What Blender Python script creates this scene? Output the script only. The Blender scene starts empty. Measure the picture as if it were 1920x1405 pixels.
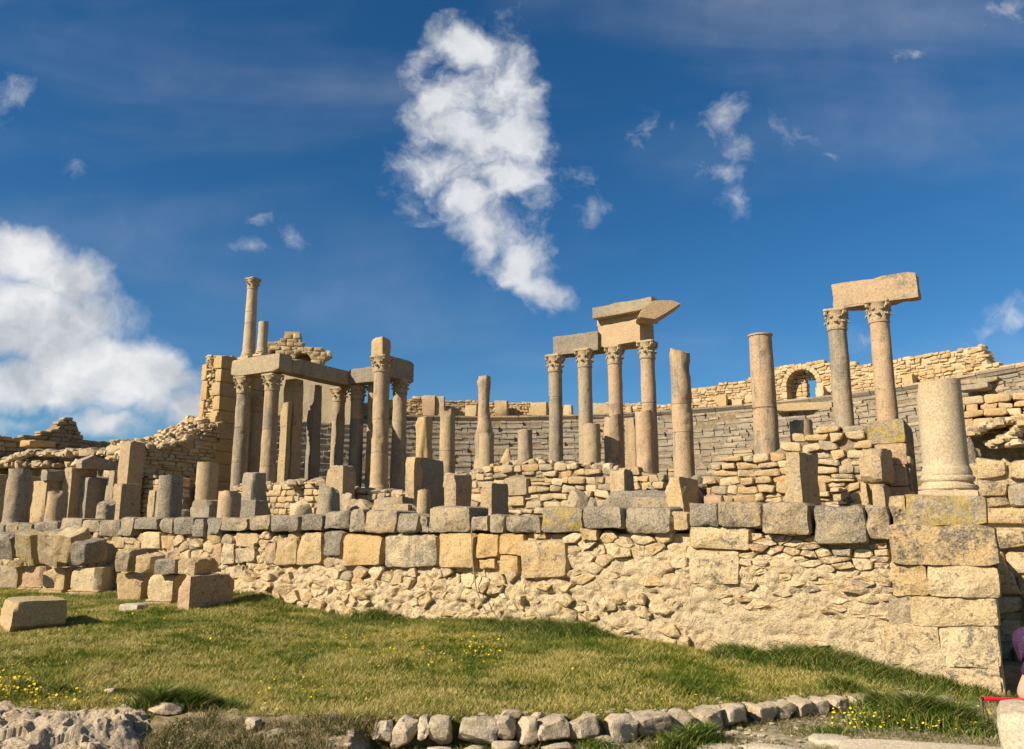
import bpy, bmesh, math, random
import numpy as np
from math import radians, sin, cos, tan, atan2, pi, sqrt, floor
from mathutils import Vector, Matrix

scene = bpy.context.scene
COL = scene.collection

# ------------------------------------------------------------------ camera
F = 1507.0                    # focal length in pixels of the 1920 wide photograph
PITCH = radians(10.8)
CAMZ = 1.7
cam = bpy.data.cameras.new('camera')
cam.sensor_fit = 'HORIZONTAL'; cam.sensor_width = 36.0
cam.lens = 36.0 * F / 1920.0
cam.clip_start = 0.05; cam.clip_end = 5000
camo = bpy.data.objects.new('camera', cam); COL.objects.link(camo)
camo.location = (0, 0, CAMZ); camo.rotation_euler = (pi / 2 + PITCH, 0, 0)
scene.camera = camo

def ray(px, py):
    x = (px - 960.0) / F; v = (702.5 - py) / F
    return np.array([x, cos(PITCH) - v * sin(PITCH), sin(PITCH) + v * cos(PITCH)])
def at(px, py, Y):
    r = ray(px, py); t = Y / r[1]
    return np.array([r[0] * t, Y, CAMZ + r[2] * t])
def zat(py, Y, px=960): return at(px, py, Y)[2]

# ------------------------------------------------------------------ sun, world, exposure
SUN_EL, SUN_SIDE = radians(33), radians(60)       # height; angle left of straight behind the camera
sdir = Vector((-sin(SUN_SIDE) * cos(SUN_EL), -cos(SUN_SIDE) * cos(SUN_EL), sin(SUN_EL)))   # towards the sun
sun = bpy.data.lights.new('sun', 'SUN'); sun.energy = 5.0; sun.angle = radians(0.5); sun.color = (1.0, 0.89, 0.72)
suno = bpy.data.objects.new('sun', sun); COL.objects.link(suno)
suno.rotation_euler = (-sdir).to_track_quat('-Z', 'Y').to_euler()

vs = scene.view_settings
vs.view_transform = 'Standard'; vs.look = 'None'; vs.exposure = 0.74; vs.gamma = 1.0; vs.use_curve_mapping = False

world = bpy.data.worlds.new('World'); scene.world = world; world.use_nodes = True
world.cycles.sampling_method = 'MANUAL'; world.cycles.sample_map_resolution = 256
def build_world():
    nt = world.node_tree; nt.nodes.clear()
    N = lambda t: nt.nodes.new(t); L = nt.links.new
    def math_(op, a, b=None, c=None, clamp=False):
        n = N('ShaderNodeMath'); n.operation = op; n.use_clamp = clamp
        for i, v in enumerate((a, b, c)):
            if v is None: continue
            if isinstance(v, (int, float)): n.inputs[i].default_value = v
            else: L(v, n.inputs[i])
        return n.outputs[0]
    def vmath(op, a, b=None):
        n = N('ShaderNodeVectorMath'); n.operation = op
        for i, v in enumerate((a, b)):
            if v is None: continue
            if isinstance(v, (tuple, list)): n.inputs[i].default_value = v
            else: L(v, n.inputs[i])
        return n
    out = N('ShaderNodeOutputWorld')
    sky = N('ShaderNodeTexSky'); sky.sky_type = 'NISHITA'; sky.sun_disc = False
    sky.sun_elevation = SUN_EL; sky.sun_rotation = atan2(sdir.x, sdir.y); sky.altitude = 500
    sky.air_density = 1.0; sky.dust_density = 0.4; sky.ozone_density = 3.0
    # deeper blue, as the photograph's processing shows it
    gam = N('ShaderNodeGamma'); gam.inputs['Gamma'].default_value = 1.0
    mul = N('ShaderNodeMix'); mul.data_type = 'RGBA'; mul.blend_type = 'MULTIPLY'; mul.inputs[0].default_value = 1.0
    L(sky.outputs[0], mul.inputs[6]); mul.inputs[7].default_value = SKY_TINT
    hs = N('ShaderNodeHueSaturation'); hs.inputs['Saturation'].default_value = SKY_SAT; hs.inputs['Hue'].default_value = SKY_HUE
    L(mul.outputs[2], hs.inputs['Color'])
    bg = N('ShaderNodeBackground'); bg.inputs[1].default_value = 0.068; L(hs.outputs[0], bg.inputs[0])
    # clouds, laid out on the plane tangent to the northern sky
    tc = N('ShaderNodeTexCoord'); sep = N('ShaderNodeSeparateXYZ'); L(tc.outputs['Generated'], sep.inputs[0])
    ay = math_('MAXIMUM', math_('ABSOLUTE', sep.outputs[1]), 0.12)
    gx = math_('DIVIDE', sep.outputs[0], ay); gz = math_('DIVIDE', sep.outputs[2], ay)
    com = N('ShaderNodeCombineXYZ'); L(gx, com.inputs[0]); L(gz, com.inputs[1])
    g = com.outputs[0]
    def noise(vec, scale, detail, rough=.55, dist=0.0, col=False):
        n = N('ShaderNodeTexNoise'); n.noise_dimensions = '3D'
        n.inputs['Scale'].default_value = scale; n.inputs['Detail'].default_value = detail
        n.inputs['Roughness'].default_value = rough; n.inputs['Distortion'].default_value = dist
        L(vec, n.inputs['Vector']); return n.outputs['Color' if col else 'Fac']
    w1 = vmath('SUBTRACT', noise(g, 9, 4, .6, 0, True), (.5, .5, .5))
    w1s = vmath('SCALE', w1.outputs[0]); w1s.inputs['Scale'].default_value = 0.075
    gw = vmath('ADD', g, w1s.outputs[0]).outputs[0]
    def G(px, py):
        r = ray(px, py); return r[0] / r[1], r[2] / r[1]
    def field(blobs, k=1.0):
        cur = None
        for (px, py, rx, ry, rot, wt) in blobs:
            cx, cz = G(px, py)
            d = vmath('SUBTRACT', gw, (cx, cz, 0)).outputs[0]
            m = N('ShaderNodeMapping'); m.vector_type = 'TEXTURE'
            L(d, m.inputs['Vector']); m.inputs['Rotation'].default_value = (0, 0, radians(rot)); m.inputs['Scale'].default_value = (k * rx / 1534., k * ry / 1534., 1)
            ln = N('ShaderNodeVectorMath'); ln.operation = 'LENGTH'; L(m.outputs[0], ln.inputs[0])
            f = math_('MULTIPLY_ADD', ln.outputs['Value'], -wt, wt)
            cur = f if cur is None else math_('MAXIMUM', cur, f)
        return cur
    big = [(875, 85, 95, 85, 0, 1.1), (835, 190, 145, 90, 10, 1.0), (935, 170, 110, 140, 0, 1.1), (880, 250, 165, 100, 0, 1.2), (965, 270, 105, 90, 0, 1.1),
           (825, 310, 125, 80, -20, 1.05), (960, 345, 105, 75, 0, 1.1), (880, 375, 110, 75, -30, 1.1), (925, 430, 130, 85, -40, 1.15), (970, 490, 110, 85, -40, 1.15), (1005, 535, 95, 60, -25, 1.1), (950, 520, 60, 40, -30, .8), (800, 120, 60, 50, 0, .6)]
    bank = [(-170, 540, 260, 150, 5, 1.2), (-400, 640, 280, 130, 0, 1.1), (-250, 720, 300, 80, 0, 1.0), (30, 470, 170, 85, -10, 1.2), (120, 510, 130, 80, -20, 1.1), (60, 600, 240, 120, 0, 1.3), (150, 660, 190, 85, -15, 1.2), (240, 720, 160, 75, -20, 1.1), (90, 720, 220, 70, 0, 1.1), (300, 700, 130, 65, -20, 1.0), (345, 755, 90, 60, 0, .95), (200, 790, 150, 35, 0, .6), (30, 790, 90, 30, 0, .45)]
    wisps = [(1362, 225, 48, 42, 0, .85), (1388, 275, 50, 45, 0, .85), (1355, 312, 62, 28, 0, .75), (1365, 370, 25, 45, 0, .35), (1208, 240, 30, 36, -20, .62), (1262, 238, 22, 24, 0, .42),
             (1478, 245, 62, 26, -30, .62), (1545, 290, 40, 12, -25, .4), (1088, 330, 34, 36, 20, .65), (1108, 395, 34, 44, 0, .65), (1715, 106, 40, 20, -15, .62), (1790, 135, 40, 15, 10, .4), (1845, 48, 55, 20, 30, .5), (1885, 12, 60, 30, 20, .6),
             (1905, 578, 45, 36, 20, .85), (1855, 615, 80, 14, 22, .4), (468, 472, 40, 22, 0, .6), (480, 410, 40, 18, -10, .55), (545, 440, 60, 18, -30, .42), (146, 318, 30, 22, -30, .5), (15, 185, 60, 45, -10, .6), (1625, 640, 40, 30, 0, .45), (770, 385, 60, 30, -40, .5), (955, 65, 35, 50, 10, .42)]
    def dens(f, nscale, amp, lo, hi, detail=9, rough=.6):
        n = noise(gw, nscale, detail, rough, .3)
        s = math_('MULTIPLY_ADD', math_('SUBTRACT', n, .5), amp, f)
        mr = N('ShaderNodeMapRange'); mr.interpolation_type = 'SMOOTHSTEP'
        L(s, mr.inputs[0]); mr.inputs[1].default_value = lo; mr.inputs[2].default_value = hi
        return mr.outputs[0]
    d1 = dens(field(big), 14.5, 2.1, .02, 1.0, 9, .62)
    d2 = dens(field(bank), 9, 1.4, .02, .72)
    d3 = math_('MULTIPLY', dens(field(wisps, 1.3), 22, 2.0, .0, 1.4, 9, .66), .85)
    # thin cirrus veil
    mp = N('ShaderNodeMapping'); L(g, mp.inputs[0]); mp.inputs['Rotation'].default_value = (0, 0, radians(-14)); mp.inputs['Scale'].default_value = (1.0, 3.2, 1)
    v = noise(mp.outputs[0], 1.5, 4, .5, .4)
    mr = N('ShaderNodeMapRange'); mr.interpolation_type = 'SMOOTHSTEP'; L(v, mr.inputs[0]); mr.inputs[1].default_value = .42; mr.inputs[2].default_value = .82
    veil = math_('MULTIPLY', mr.outputs[0], .20)
    den = math_('MAXIMUM', math_('MAXIMUM', d1, d2), math_('MAXIMUM', d3, veil))
    # shading inside the thick clouds
    nb = noise(gw, 6.5, 5, .5, .2); nb2 = noise(gw, 22, 5, .55, 0)
    mixn = math_('MULTIPLY_ADD', nb2, .35, math_('MULTIPLY', nb, .65))
    r = N('ShaderNodeValToRGB'); L(mixn, r.inputs[0])
    r.color_ramp.elements[0].position = .39; r.color_ramp.elements[0].color = (.54, .58, .63, 1)
    r.color_ramp.elements[1].position = .60; r.color_ramp.elements[1].color = (.95, .95, .95, 1)
    # the bright central cloud keeps whiter than the bank
    mw = N('ShaderNodeMix'); mw.data_type = 'RGBA'; L(math_('MULTIPLY', d1, .45), mw.inputs[0]); L(r.outputs[0], mw.inputs[6]); mw.inputs[7].default_value = (.90, .91, .94, 1)
    bgc = N('ShaderNodeBackground'); L(mw.outputs[2], bgc.inputs[0]); bgc.inputs[1].default_value = CLOUD_STR
    mx = N('ShaderNodeMixShader'); L(math_('MULTIPLY', den, .97), mx.inputs[0]); L(bg.outputs[0], mx.inputs[1]); L(bgc.outputs[0], mx.inputs[2])
    L(mx.outputs[0], out.inputs[0])
SKY_TINT = (0.56, 0.74, 0.86, 1); SKY_SAT = 1.15; SKY_HUE = 0.5; CLOUD_STR = 0.56
build_world()

# ------------------------------------------------------------------ stage frame: a runs right along the podium wall, b into the ruin
O = np.array([5.04, 8.5]); UA = radians(-30.2)
U = np.array([cos(UA), sin(UA)]); V = np.array([-sin(UA), cos(UA)])
def W(a, b, z=0.0):
    p = O + a * U + b * V; return np.array([p[0], p[1], z])
def AB(x, y):
    d = np.array([x, y]) - O; return float(d @ U), float(d @ V)
def hitb(px, py, b=0.0):
    """pixel -> (a, z) on the upright plane at stage depth b"""
    r = ray(px, py); t = (b + O @ V) / (r[:2] @ V)
    a, _ = AB(r[0] * t, r[1] * t); return a, CAMZ + r[2] * t
def hita(px, py, a0):
    """pixel -> (b, z) on the upright plane at stage coordinate a0"""
    r = ray(px, py); t = (a0 + O @ U) / (r[:2] @ U)
    _, b = AB(r[0] * t, r[1] * t); return b, CAMZ + r[2] * t
def ghit(px, py, z):
    """pixel -> point on the level z"""
    r = ray(px, py); t = (z - CAMZ) / r[2]; return float(r[0] * t), float(r[1] * t), z
ZT = 1.75      # terrace behind the podium wall
ZS = 2.65      # stage platform
CC = np.array([-2.0, 26.0])      # centre of the seating
def hitcyl(px, py, R):
    r = ray(px, py); A = r[0] ** 2 + r[1] ** 2; B = -2 * (r[:2] @ CC); C = CC @ CC - R * R
    t = (-B + sqrt(max(0, B * B - 4 * A * C))) / (2 * A)
    return atan2(r[0] * t - CC[0], r[1] * t - CC[1]), CAMZ + r[2] * t     # angle from +Y towards +X

# ------------------------------------------------------------------ numpy noise
def _h(ix, iy, iz):
    n = (ix.astype(np.int64) * 374761393 + iy.astype(np.int64) * 668265263 + iz.astype(np.int64) * 2147483647 + 1013904223) & 0xFFFFFFFF
    n = ((n ^ (n >> 13)) * 1274126177) & 0xFFFFFFFF
    n = ((n ^ (n >> 16)) * 2246822519) & 0xFFFFFFFF
    return ((n ^ (n >> 15)) & 0xFFFFFF) / float(0xFFFFFF)
def vnoise(p):
    p = np.asarray(p, float); i = np.floor(p).astype(np.int64); f = p - i; f = f * f * (3 - 2 * f)
    r = 0
    for dx in (0, 1):
        wx = f[:, 0] if dx else 1 - f[:, 0]
        for dy in (0, 1):
            wy = f[:, 1] if dy else 1 - f[:, 1]
            for dz in (0, 1):
                wz = f[:, 2] if dz else 1 - f[:, 2]
                r = r + wx * wy * wz * _h(i[:, 0] + dx, i[:, 1] + dy, i[:, 2] + dz)
    return r * 2 - 1
def fbm(p, scale=1.0, octv=4, gain=.5):
    p = np.asarray(p, float) * scale; s = 0; a = 1.0; t = 0
    for k in range(octv):
        s = s + a * vnoise(p + k * 17.3); t += a; a *= gain; p = p * 2.03
    return s / t

# ------------------------------------------------------------------ object helpers
def props(o, label=None, cat=None, group=None, kind=None):
    if label: o['label'] = label
    if cat: o['category'] = cat
    if group: o['group'] = group
    if kind: o['kind'] = kind
    elif label: o['kind'] = 'thing'
    return o
def empty(name, loc, rz=0.0, label=None, cat=None, group=None):
    o = bpy.data.objects.new(name, None); o.empty_display_size = .2; COL.objects.link(o)
    o.location = Vector(loc); o.rotation_euler = (0, 0, rz)
    return props(o, label, cat, group)
def make_mesh(name, verts, faces, mat, sharp=38, smooth=True):
    me = bpy.data.meshes.new(name)
    if isinstance(faces, np.ndarray):
        k = faces.shape[1]; nf = len(faces)
        me.vertices.add(len(verts)); me.vertices.foreach_set('co', np.asarray(verts, np.float32).ravel())
        me.loops.add(nf * k); me.loops.foreach_set('vertex_index', faces.astype(np.int32).ravel())
        me.polygons.add(nf); me.polygons.foreach_set('loop_start', np.arange(0, nf * k, k, dtype=np.int32))
        me.update(calc_edges=True); me.validate()
    else:
        me.from_pydata([tuple(v) for v in verts], [], [tuple(int(i) for i in f) for f in faces]); me.update()
    if smooth:
        me.polygons.foreach_set('use_smooth', np.ones(len(me.polygons), bool))
        if sharp: me.set_sharp_from_angle(angle=radians(sharp))
    if mat: me.materials.append(mat)
    return me
def obj(name, me, parent=None, loc=(0, 0, 0), rot=(0, 0, 0), scale=(1, 1, 1)):
    o = bpy.data.objects.new(name, me); COL.objects.link(o)
    o.parent = parent; o.location = Vector(loc); o.rotation_euler = rot; o.scale = scale
    return o
def mesh_obj(name, verts, faces, mat, parent=None, loc=(0, 0, 0), rz=0.0, sharp=38, smooth=True):
    return obj(name, make_mesh(name, verts, faces, mat, sharp, smooth), parent, loc, (0, 0, rz))
class Acc:
    """collects pieces that stay joined"""
    def __init__(s): s.v = []; s.f = []; s.n = 0
    def add(s, v, f):
        s.v.append(np.asarray(v, float)); n = s.n
        s.f += [tuple(int(i) + n for i in q) for q in f]; s.n += len(v)
    def build(s, name, mat, parent=None, loc=(0, 0, 0), rz=0.0, sharp=38):
        if not s.v: return None
        return mesh_obj(name, np.vstack(s.v), s.f, mat, parent, loc, rz, sharp)
# ------------------------------------------------------------------ materials
def nodes_for(name):
    m = bpy.data.materials.new(name); m.use_nodes = True
    nt = m.node_tree; nt.nodes.clear()
    return m, nt
class NB:
    def __init__(s, nt): s.nt = nt; s.L = nt.links.new
    def n(s, t, **kw):
        x = s.nt.nodes.new(t)
        for k, v in kw.items(): setattr(x, k, v)
        return x
    def put(s, sock, v):
        if hasattr(v, 'is_linked') or isinstance(v, bpy.types.NodeSocket): s.L(v, sock)
        else: sock.default_value = v
    def noise(s, vec, scale, detail=4, rough=.55, dist=0., out='Fac'):
        x = s.n('ShaderNodeTexNoise'); s.L(vec, x.inputs['Vector'])
        for k, v in (('Scale', scale), ('Detail', detail), ('Roughness', rough), ('Distortion', dist)): x.inputs[k].default_value = v
        return x.outputs[out]
    def vor(s, vec, scale, feature='F1', out='Distance'):
        x = s.n('ShaderNodeTexVoronoi', feature=feature); s.L(vec, x.inputs['Vector']); x.inputs['Scale'].default_value = scale
        return x.outputs[out]
    def math(s, op, a, b=None, c=None, clamp=False):
        x = s.n('ShaderNodeMath', operation=op); x.use_clamp = clamp
        for i, v in enumerate((a, b, c)):
            if v is not None: s.put(x.inputs[i], v)
        return x.outputs[0]
    def rng(s, v, lo, hi, a=0., b=1., smooth=True):
        x = s.n('ShaderNodeMapRange'); x.interpolation_type = 'SMOOTHSTEP' if smooth else 'LINEAR'
        s.put(x.inputs[0], v); x.inputs[1].default_value = lo; x.inputs[2].default_value = hi; x.inputs[3].default_value = a; x.inputs[4].default_value = b
        return x.outputs[0]
    def mix(s, fac, a, b, mode='MIX'):
        x = s.n('ShaderNodeMix', data_type='RGBA', blend_type=mode)
        s.put(x.inputs[0], fac); s.put(x.inputs[6], a if not isinstance(a, tuple) else (*a[:3], 1)); s.put(x.inputs[7], b if not isinstance(b, tuple) else (*b[:3], 1))
        return x.outputs[2]
    def ramp(s, fac, stops, interp='LINEAR'):
        x = s.n('ShaderNodeValToRGB'); s.put(x.inputs[0], fac); e = x.color_ramp.elements; x.color_ramp.interpolation = interp
        while len(e) < len(stops): e.new(.5)
        for i, (p, c) in enumerate(stops): e[i].position = p; e[i].color = (*c, 1)
        return x.outputs[0]
    def pos(s): return s.n('ShaderNodeNewGeometry').outputs['Position']
    def rand(s):
        oi = s.n('ShaderNodeObjectInfo').outputs['Random']; isl = s.n('ShaderNodeNewGeometry').outputs['Random Per Island']
        return s.math('FRACT', s.math('MULTIPLY_ADD', isl, 3.7, oi))
    def bump(s, h, strength, dist, prev=None):
        x = s.n('ShaderNodeBump'); x.inputs['Strength'].default_value = strength; x.inputs['Distance'].default_value = dist
        s.put(x.inputs['Height'], h)
        if prev is not None: s.L(prev, x.inputs['Normal'])
        return x.outputs[0]
    def out(s, color, rough=.92, normal=None, spec=.15, sss=None, trans=None):
        b = s.n('ShaderNodeBsdfPrincipled'); s.put(b.inputs['Base Color'], color if not isinstance(color, tuple) else (*color[:3], 1)); s.put(b.inputs['Roughness'], rough)
        b.inputs['Specular IOR Level'].default_value = spec
        if normal is not None: s.L(normal, b.inputs['Normal'])
        o = s.n('ShaderNodeOutputMaterial'); s.L(b.outputs[0], o.inputs[0]); return b

def stone(name, tones, grey=(.25, .216, .166), greyness=.5, lichen=0., dark=.35, relief=1.0, scale=1.0, pits=.5, streak=0., stain=0.):
    """weathered limestone: tones are picked per piece, then grey crust, dark spots, yellow lichen, pits"""
    m, nt = nodes_for(name); k = NB(nt); P = k.pos()
    rnd = k.rand(); tones = tones if len(tones) > 1 else list(tones) * 2; st = [(i / (len(tones) - 1), c) for i, c in enumerate(tones)]
    base = k.ramp(rnd, st)
    big = k.noise(P, 1.3 * scale, 5, .6); mid = k.noise(P, 7 * scale, 6, .62, .4); fine = k.noise(P, 46 * scale, 5, .65)
    pale = k.mix(k.rng(mid, .42, .72, 0, .55), base, (.52, .41, .25)); 
    warm = k.mix(k.rng(k.noise(P, 2.6 * scale, 4, .6), .5, .72, 0, .42), pale, (.47, .31, .15))
    # grey crust
    rb = k.math('MULTIPLY_ADD', rnd, .22, -.11)
    gm = k.math('ADD', k.math('MULTIPLY_ADD', big, .55, k.math('MULTIPLY', mid, .45)), rb)
    if streak:
        mp = k.n('ShaderNodeMapping'); k.L(P, mp.inputs[0]); mp.inputs['Scale'].default_value = (9, 9, .8)
        gm = k.math('MULTIPLY_ADD', k.math('SUBTRACT', k.noise(mp.outputs[0], 1.0, 4, .6), .5), streak, gm)
    c0 = .70 - .42 * greyness
    gmask = k.rng(gm, c0, c0 + .16, 0, .9)
    gcol = k.mix(k.rng(fine, .35, .7), tuple(x * .74 for x in grey), tuple(min(1, x * 1.28) for x in grey))
    c = k.mix(gmask, warm, gcol)
    # black spots and pits
    sp = k.noise(P, 17 * scale, 7, .72, .2)
    spm = k.rng(sp, .60 - .10 * dark, .72 - .06 * dark, 0, min(1, .35 + dark))
    c = k.mix(spm, c, (.10, .083, .062))
    if stain:
        sm = k.math('MULTIPLY_ADD', sp, .45, k.math('MULTIPLY', k.noise(P, 3.1 * scale, 6, .65, .6), .55)); s0 = .62 - .15 * stain
        c = k.mix(k.rng(sm, s0, s0 + .07, 0, .85), c, k.mix(k.rng(fine, .35, .65), (.10, .088, .07), (.24, .21, .165)))
    c = k.mix(k.rng(fine, .3, .75, 0, 1), k.mix(1.0, c, (.66, .645, .62), 'MULTIPLY'), k.mix(1.0, c, (1.18, 1.17, 1.15), 'MULTIPLY'))
    if lichen > 0:
        lm = k.noise(P, 5 * scale, 8, .75, .8); l0 = .70 - .26 * lichen
        c = k.mix(k.rng(lm, l0, l0 + .14, 0, .85), c, k.mix(k.rng(sp, .35, .65), (.24, .17, .035), (.46, .33, .07)))
    pit = k.rng(k.vor(P, 26 * scale), .08, .34)
    h = k.math('ADD', k.math('MULTIPLY', mid, .6), k.math('ADD', k.math('MULTIPLY', fine, .16), k.math('MULTIPLY', sp, .5)))
    h = k.math('MULTIPLY_ADD', pit, .12 * pits, h)
    nrm = k.bump(h, .75, .035 * relief)
    k.out(c, .93, nrm, .12); return m

YEL, PALE, TAN, PINK, GRY = (.51, .35, .165), (.60, .475, .29), (.45, .33, .185), (.46, .30, .185), (.31, .268, .205)
M = {}
M['rubble'] = stone('rubble_limestone', [YEL, PALE, TAN, PALE, PINK, GRY], greyness=.32, dark=.45, relief=1.5, stain=.45)
M['rubble_low'] = stone('foundation_limestone', [PALE, PALE, YEL, PALE, TAN], greyness=.12, dark=.35, relief=1.6, stain=.25)
M['ashlar'] = stone('ashlar_limestone', [YEL, TAN, YEL, PALE], greyness=.36, dark=.45, scale=1.0, relief=1.7, stain=.45, streak=.2)
M['yellow'] = stone('yellow_ashlar', [(.50, .32, .13), (.53, .36, .17)], greyness=.12, dark=.3, scale=1.0, relief=1.5, stain=.2)
M['coping'] = stone('weathered_coping', [GRY, TAN, GRY, (.34, .285, .21)], greyness=.72, dark=.6, scale=1.1, relief=1.7, stain=.6, streak=.25)
M['coping_lichen'] = stone('coping_with_yellow_lichen', [GRY, TAN], greyness=.60, dark=.5, lichen=.95, scale=.9, relief=1.7, stain=.4)
M['quoin'] = stone('corner_limestone', [YEL, PALE, YEL], greyness=.20, dark=.55, scale=1.0, relief=1.9, stain=.62)
M['quoin_grey'] = stone('corner_limestone_weathered', [TAN, YEL], greyness=.50, dark=.75, scale=1.0, relief=1.8, stain=.9)
M['mortar'] = stone('lime_mortar_core', [(.53, .42, .265), (.55, .43, .26)], greyness=.18, dark=.45, relief=2.2, pits=1.6, stain=.35, scale=1.2)
M['core_dark'] = stone('earth_core', [(.20, .155, .10), (.22, .17, .11)], greyness=.2, dark=.4, relief=1.4)
M['masonry'] = stone('small_coursed_limestone', [YEL, TAN, PALE, TAN, (.47, .30, .13)], greyness=.24, dark=.25)
M['masonry_grey'] = stone('small_coursed_grey', [TAN, GRY, PALE, TAN, YEL], greyness=.46, dark=.35)
M['seat'] = stone('seat_limestone', [GRY, (.34, .29, .22), (.28, .24, .185), TAN], greyness=.68, dark=.55, scale=.7)
M['seat_warm'] = stone('seat_limestone_warm', [TAN, GRY, YEL], greyness=.5, dark=.3, scale=.7)
M['pier'] = stone('pier_limestone', [TAN, (.40, .295, .18), TAN, GRY], greyness=.30, dark=.45, streak=.3, relief=1.4, stain=.5)
M['pier_lichen'] = stone('pier_limestone_lichen', [TAN, YEL], greyness=.35, dark=.3, lichen=.42)
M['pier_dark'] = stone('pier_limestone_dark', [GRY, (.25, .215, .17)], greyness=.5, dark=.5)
M['block'] = stone('fallen_block_limestone', [PALE, YEL, TAN, (.48, .38, .245)], greyness=.30, dark=.3, scale=.9, relief=1.4, stain=.45, streak=.25)
M['block_grey'] = stone('fallen_block_grey', [GRY, TAN, (.34, .295, .225)], greyness=.6, dark=.4, scale=.9, relief=1.4, stain=.45, streak=.25)
M['block_pink'] = stone('fallen_block_pinkish', [PINK, (.43, .29, .17)], greyness=.18, dark=.3, scale=.9, relief=1.4, stain=.45, streak=.25)
M['col_tan'] = stone('column_limestone_tan', [(.44, .32, .195), (.43, .30, .18)], greyness=.38, dark=.45, relief=.7, streak=.75, pits=1.0, stain=.25)
M['col_grey'] = stone('column_limestone_grey', [(.37, .295, .20), (.34, .275, .19)], greyness=.64, dark=.55, relief=.8, streak=.8, pits=1.0, stain=.35)
M['col_pink'] = stone('column_limestone_pinkish', [(.45, .315, .20), (.43, .295, .18)], greyness=.46, dark=.5, relief=.8, streak=.85, pits=1.0, stain=.30)
M['col_pale'] = stone('column_smooth_pale', [(.47, .375, .25), (.46, .36, .235)], greyness=.3, grey=(.33, .30, .25), dark=.05, relief=.15, streak=.35, pits=.15)
M['col_lichen'] = stone('column_limestone_lichen', [(.40, .30, .18), (.38, .29, .18)], greyness=.42, dark=.35, lichen=.32, relief=.6, streak=.3)
M['capital'] = stone('capital_limestone', [(.46, .355, .215), (.42, .32, .20)], greyness=.30, dark=.4, relief=.8)
M['arch'] = stone('architrave_limestone', [(.46, .33, .19), (.44, .31, .19)], greyness=.22, dark=.25, relief=.5)
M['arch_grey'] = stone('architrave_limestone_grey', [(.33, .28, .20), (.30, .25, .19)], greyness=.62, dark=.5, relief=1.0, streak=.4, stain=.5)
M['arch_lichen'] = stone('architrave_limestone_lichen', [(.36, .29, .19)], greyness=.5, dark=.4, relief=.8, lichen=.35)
M['arch_worn'] = stone('architrave_worn', [(.46, .33, .20), (.44, .31, .19)], greyness=.40, dark=.45, relief=1.2, stain=.5)
M['white_rock'] = stone('white_limestone_boulder', [(.56, .48, .36), (.58, .50, .38)], greyness=.08, dark=.12, relief=1.0, scale=1.4)
M['row_stone'] = stone('edging_limestone', [(.52, .44, .33), (.50, .41, .29), (.46, .38, .27)], greyness=.25, dark=.35, scale=1.6)
M['bedrock'] = stone('bedrock_limestone', [(.48, .38, .27), (.46, .37, .26)], greyness=.26, dark=.3, relief=1.2, scale=1.8)
M['far_wall'] = stone('far_masonry', [TAN, (.38, .26, .145), YEL], greyness=.3, dark=.3)

def grass_ground(name):
    m, nt = nodes_for(name); k = NB(nt); P = k.pos()
    n1 = k.noise(P, .8, 5, .6, .4); n2 = k.noise(P, 9, 5, .6); n3 = k.noise(P, 60, 4, .6)
    c = k.mix(k.rng(k.math('MULTIPLY_ADD', n2, .35, k.math('MULTIPLY', n1, .65)), .42, .6), (.075, .085, .018), (.26, .20, .075))
    c = k.mix(n3, k.mix(1.0, c, (.6, .6, .6), 'MULTIPLY'), c)
    k.out(c, .95, k.bump(n3, .8, .02, k.bump(n2, .6, .03)), .05); return m
M['lawn'] = grass_ground('lawn_soil')
def earth(name, c1, c2, c3):
    m, nt = nodes_for(name); k = NB(nt); P = k.pos()
    n1 = k.noise(P, 1.6, 6, .65, .3); n2 = k.noise(P, 14, 6, .65); n3 = k.noise(P, 70, 4, .6)
    c = k.ramp(k.math('MULTIPLY_ADD', n2, .5, k.math('MULTIPLY', n1, .5)), [(.36, c1), (.5, c2), (.62, c3)])
    c = k.mix(k.rng(n3, .3, .7), k.mix(1.0, c, (.7, .7, .7), 'MULTIPLY'), c)
    k.out(c, .95, k.bump(k.math('MULTIPLY_ADD', n3, .3, n2), .9, .03), .08); return m
M['path'] = earth('path_gravel', (.10, .095, .03), (.34, .28, .17), (.52, .44, .31))
M['bank'] = earth('dry_bank_soil', (.15, .13, .05), (.33, .25, .14), (.50, .41, .28))
M['terrace'] = earth('terrace_earth', (.12, .11, .04), (.26, .20, .11), (.36, .28, .16))

def blades(name, stops, rscale=.5, bias=0., clump=.9):
    """grass: colour drifts over the meadow and from blade to blade"""
    m, nt = nodes_for(name); k = NB(nt); P = k.pos()
    rnd = k.n('ShaderNodeNewGeometry').outputs['Random Per Island']
    n = k.math('MULTIPLY_ADD', k.noise(P, clump, 5, .62, .5), .62, k.math('MULTIPLY', k.noise(P, 5.0, 4, .6), .38))
    f = k.math('ADD', k.math('MULTIPLY_ADD', k.math('SUBTRACT', rnd, .5), rscale, n), bias)
    c = k.ramp(f, stops)
    b = k.out(c, .7, None, .2)
    tr = k.n('ShaderNodeBsdfTranslucent'); k.L(c, tr.inputs[0])
    mx = k.n('ShaderNodeMixShader'); mx.inputs[0].default_value = .35; o = [x for x in nt.nodes if x.type == 'OUTPUT_MATERIAL'][0]
    k.L(b.outputs[0], mx.inputs[1]); k.L(tr.outputs[0], mx.inputs[2]); k.L(mx.outputs[0], o.inputs[0]); return m
M['grass'] = blades('short_grass', [(.36, (.055, .115, .010)), (.43, (.15, .19, .018)), (.49, (.33, .29, .05)), (.57, (.54, .45, .16))], .18)
M['tall_grass'] = blades('tall_grass', [(.22, (.030, .075, .008)), (.46, (.085, .155, .014)), (.70, (.20, .235, .035)), (.90, (.42, .35, .13))], .9)
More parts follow.
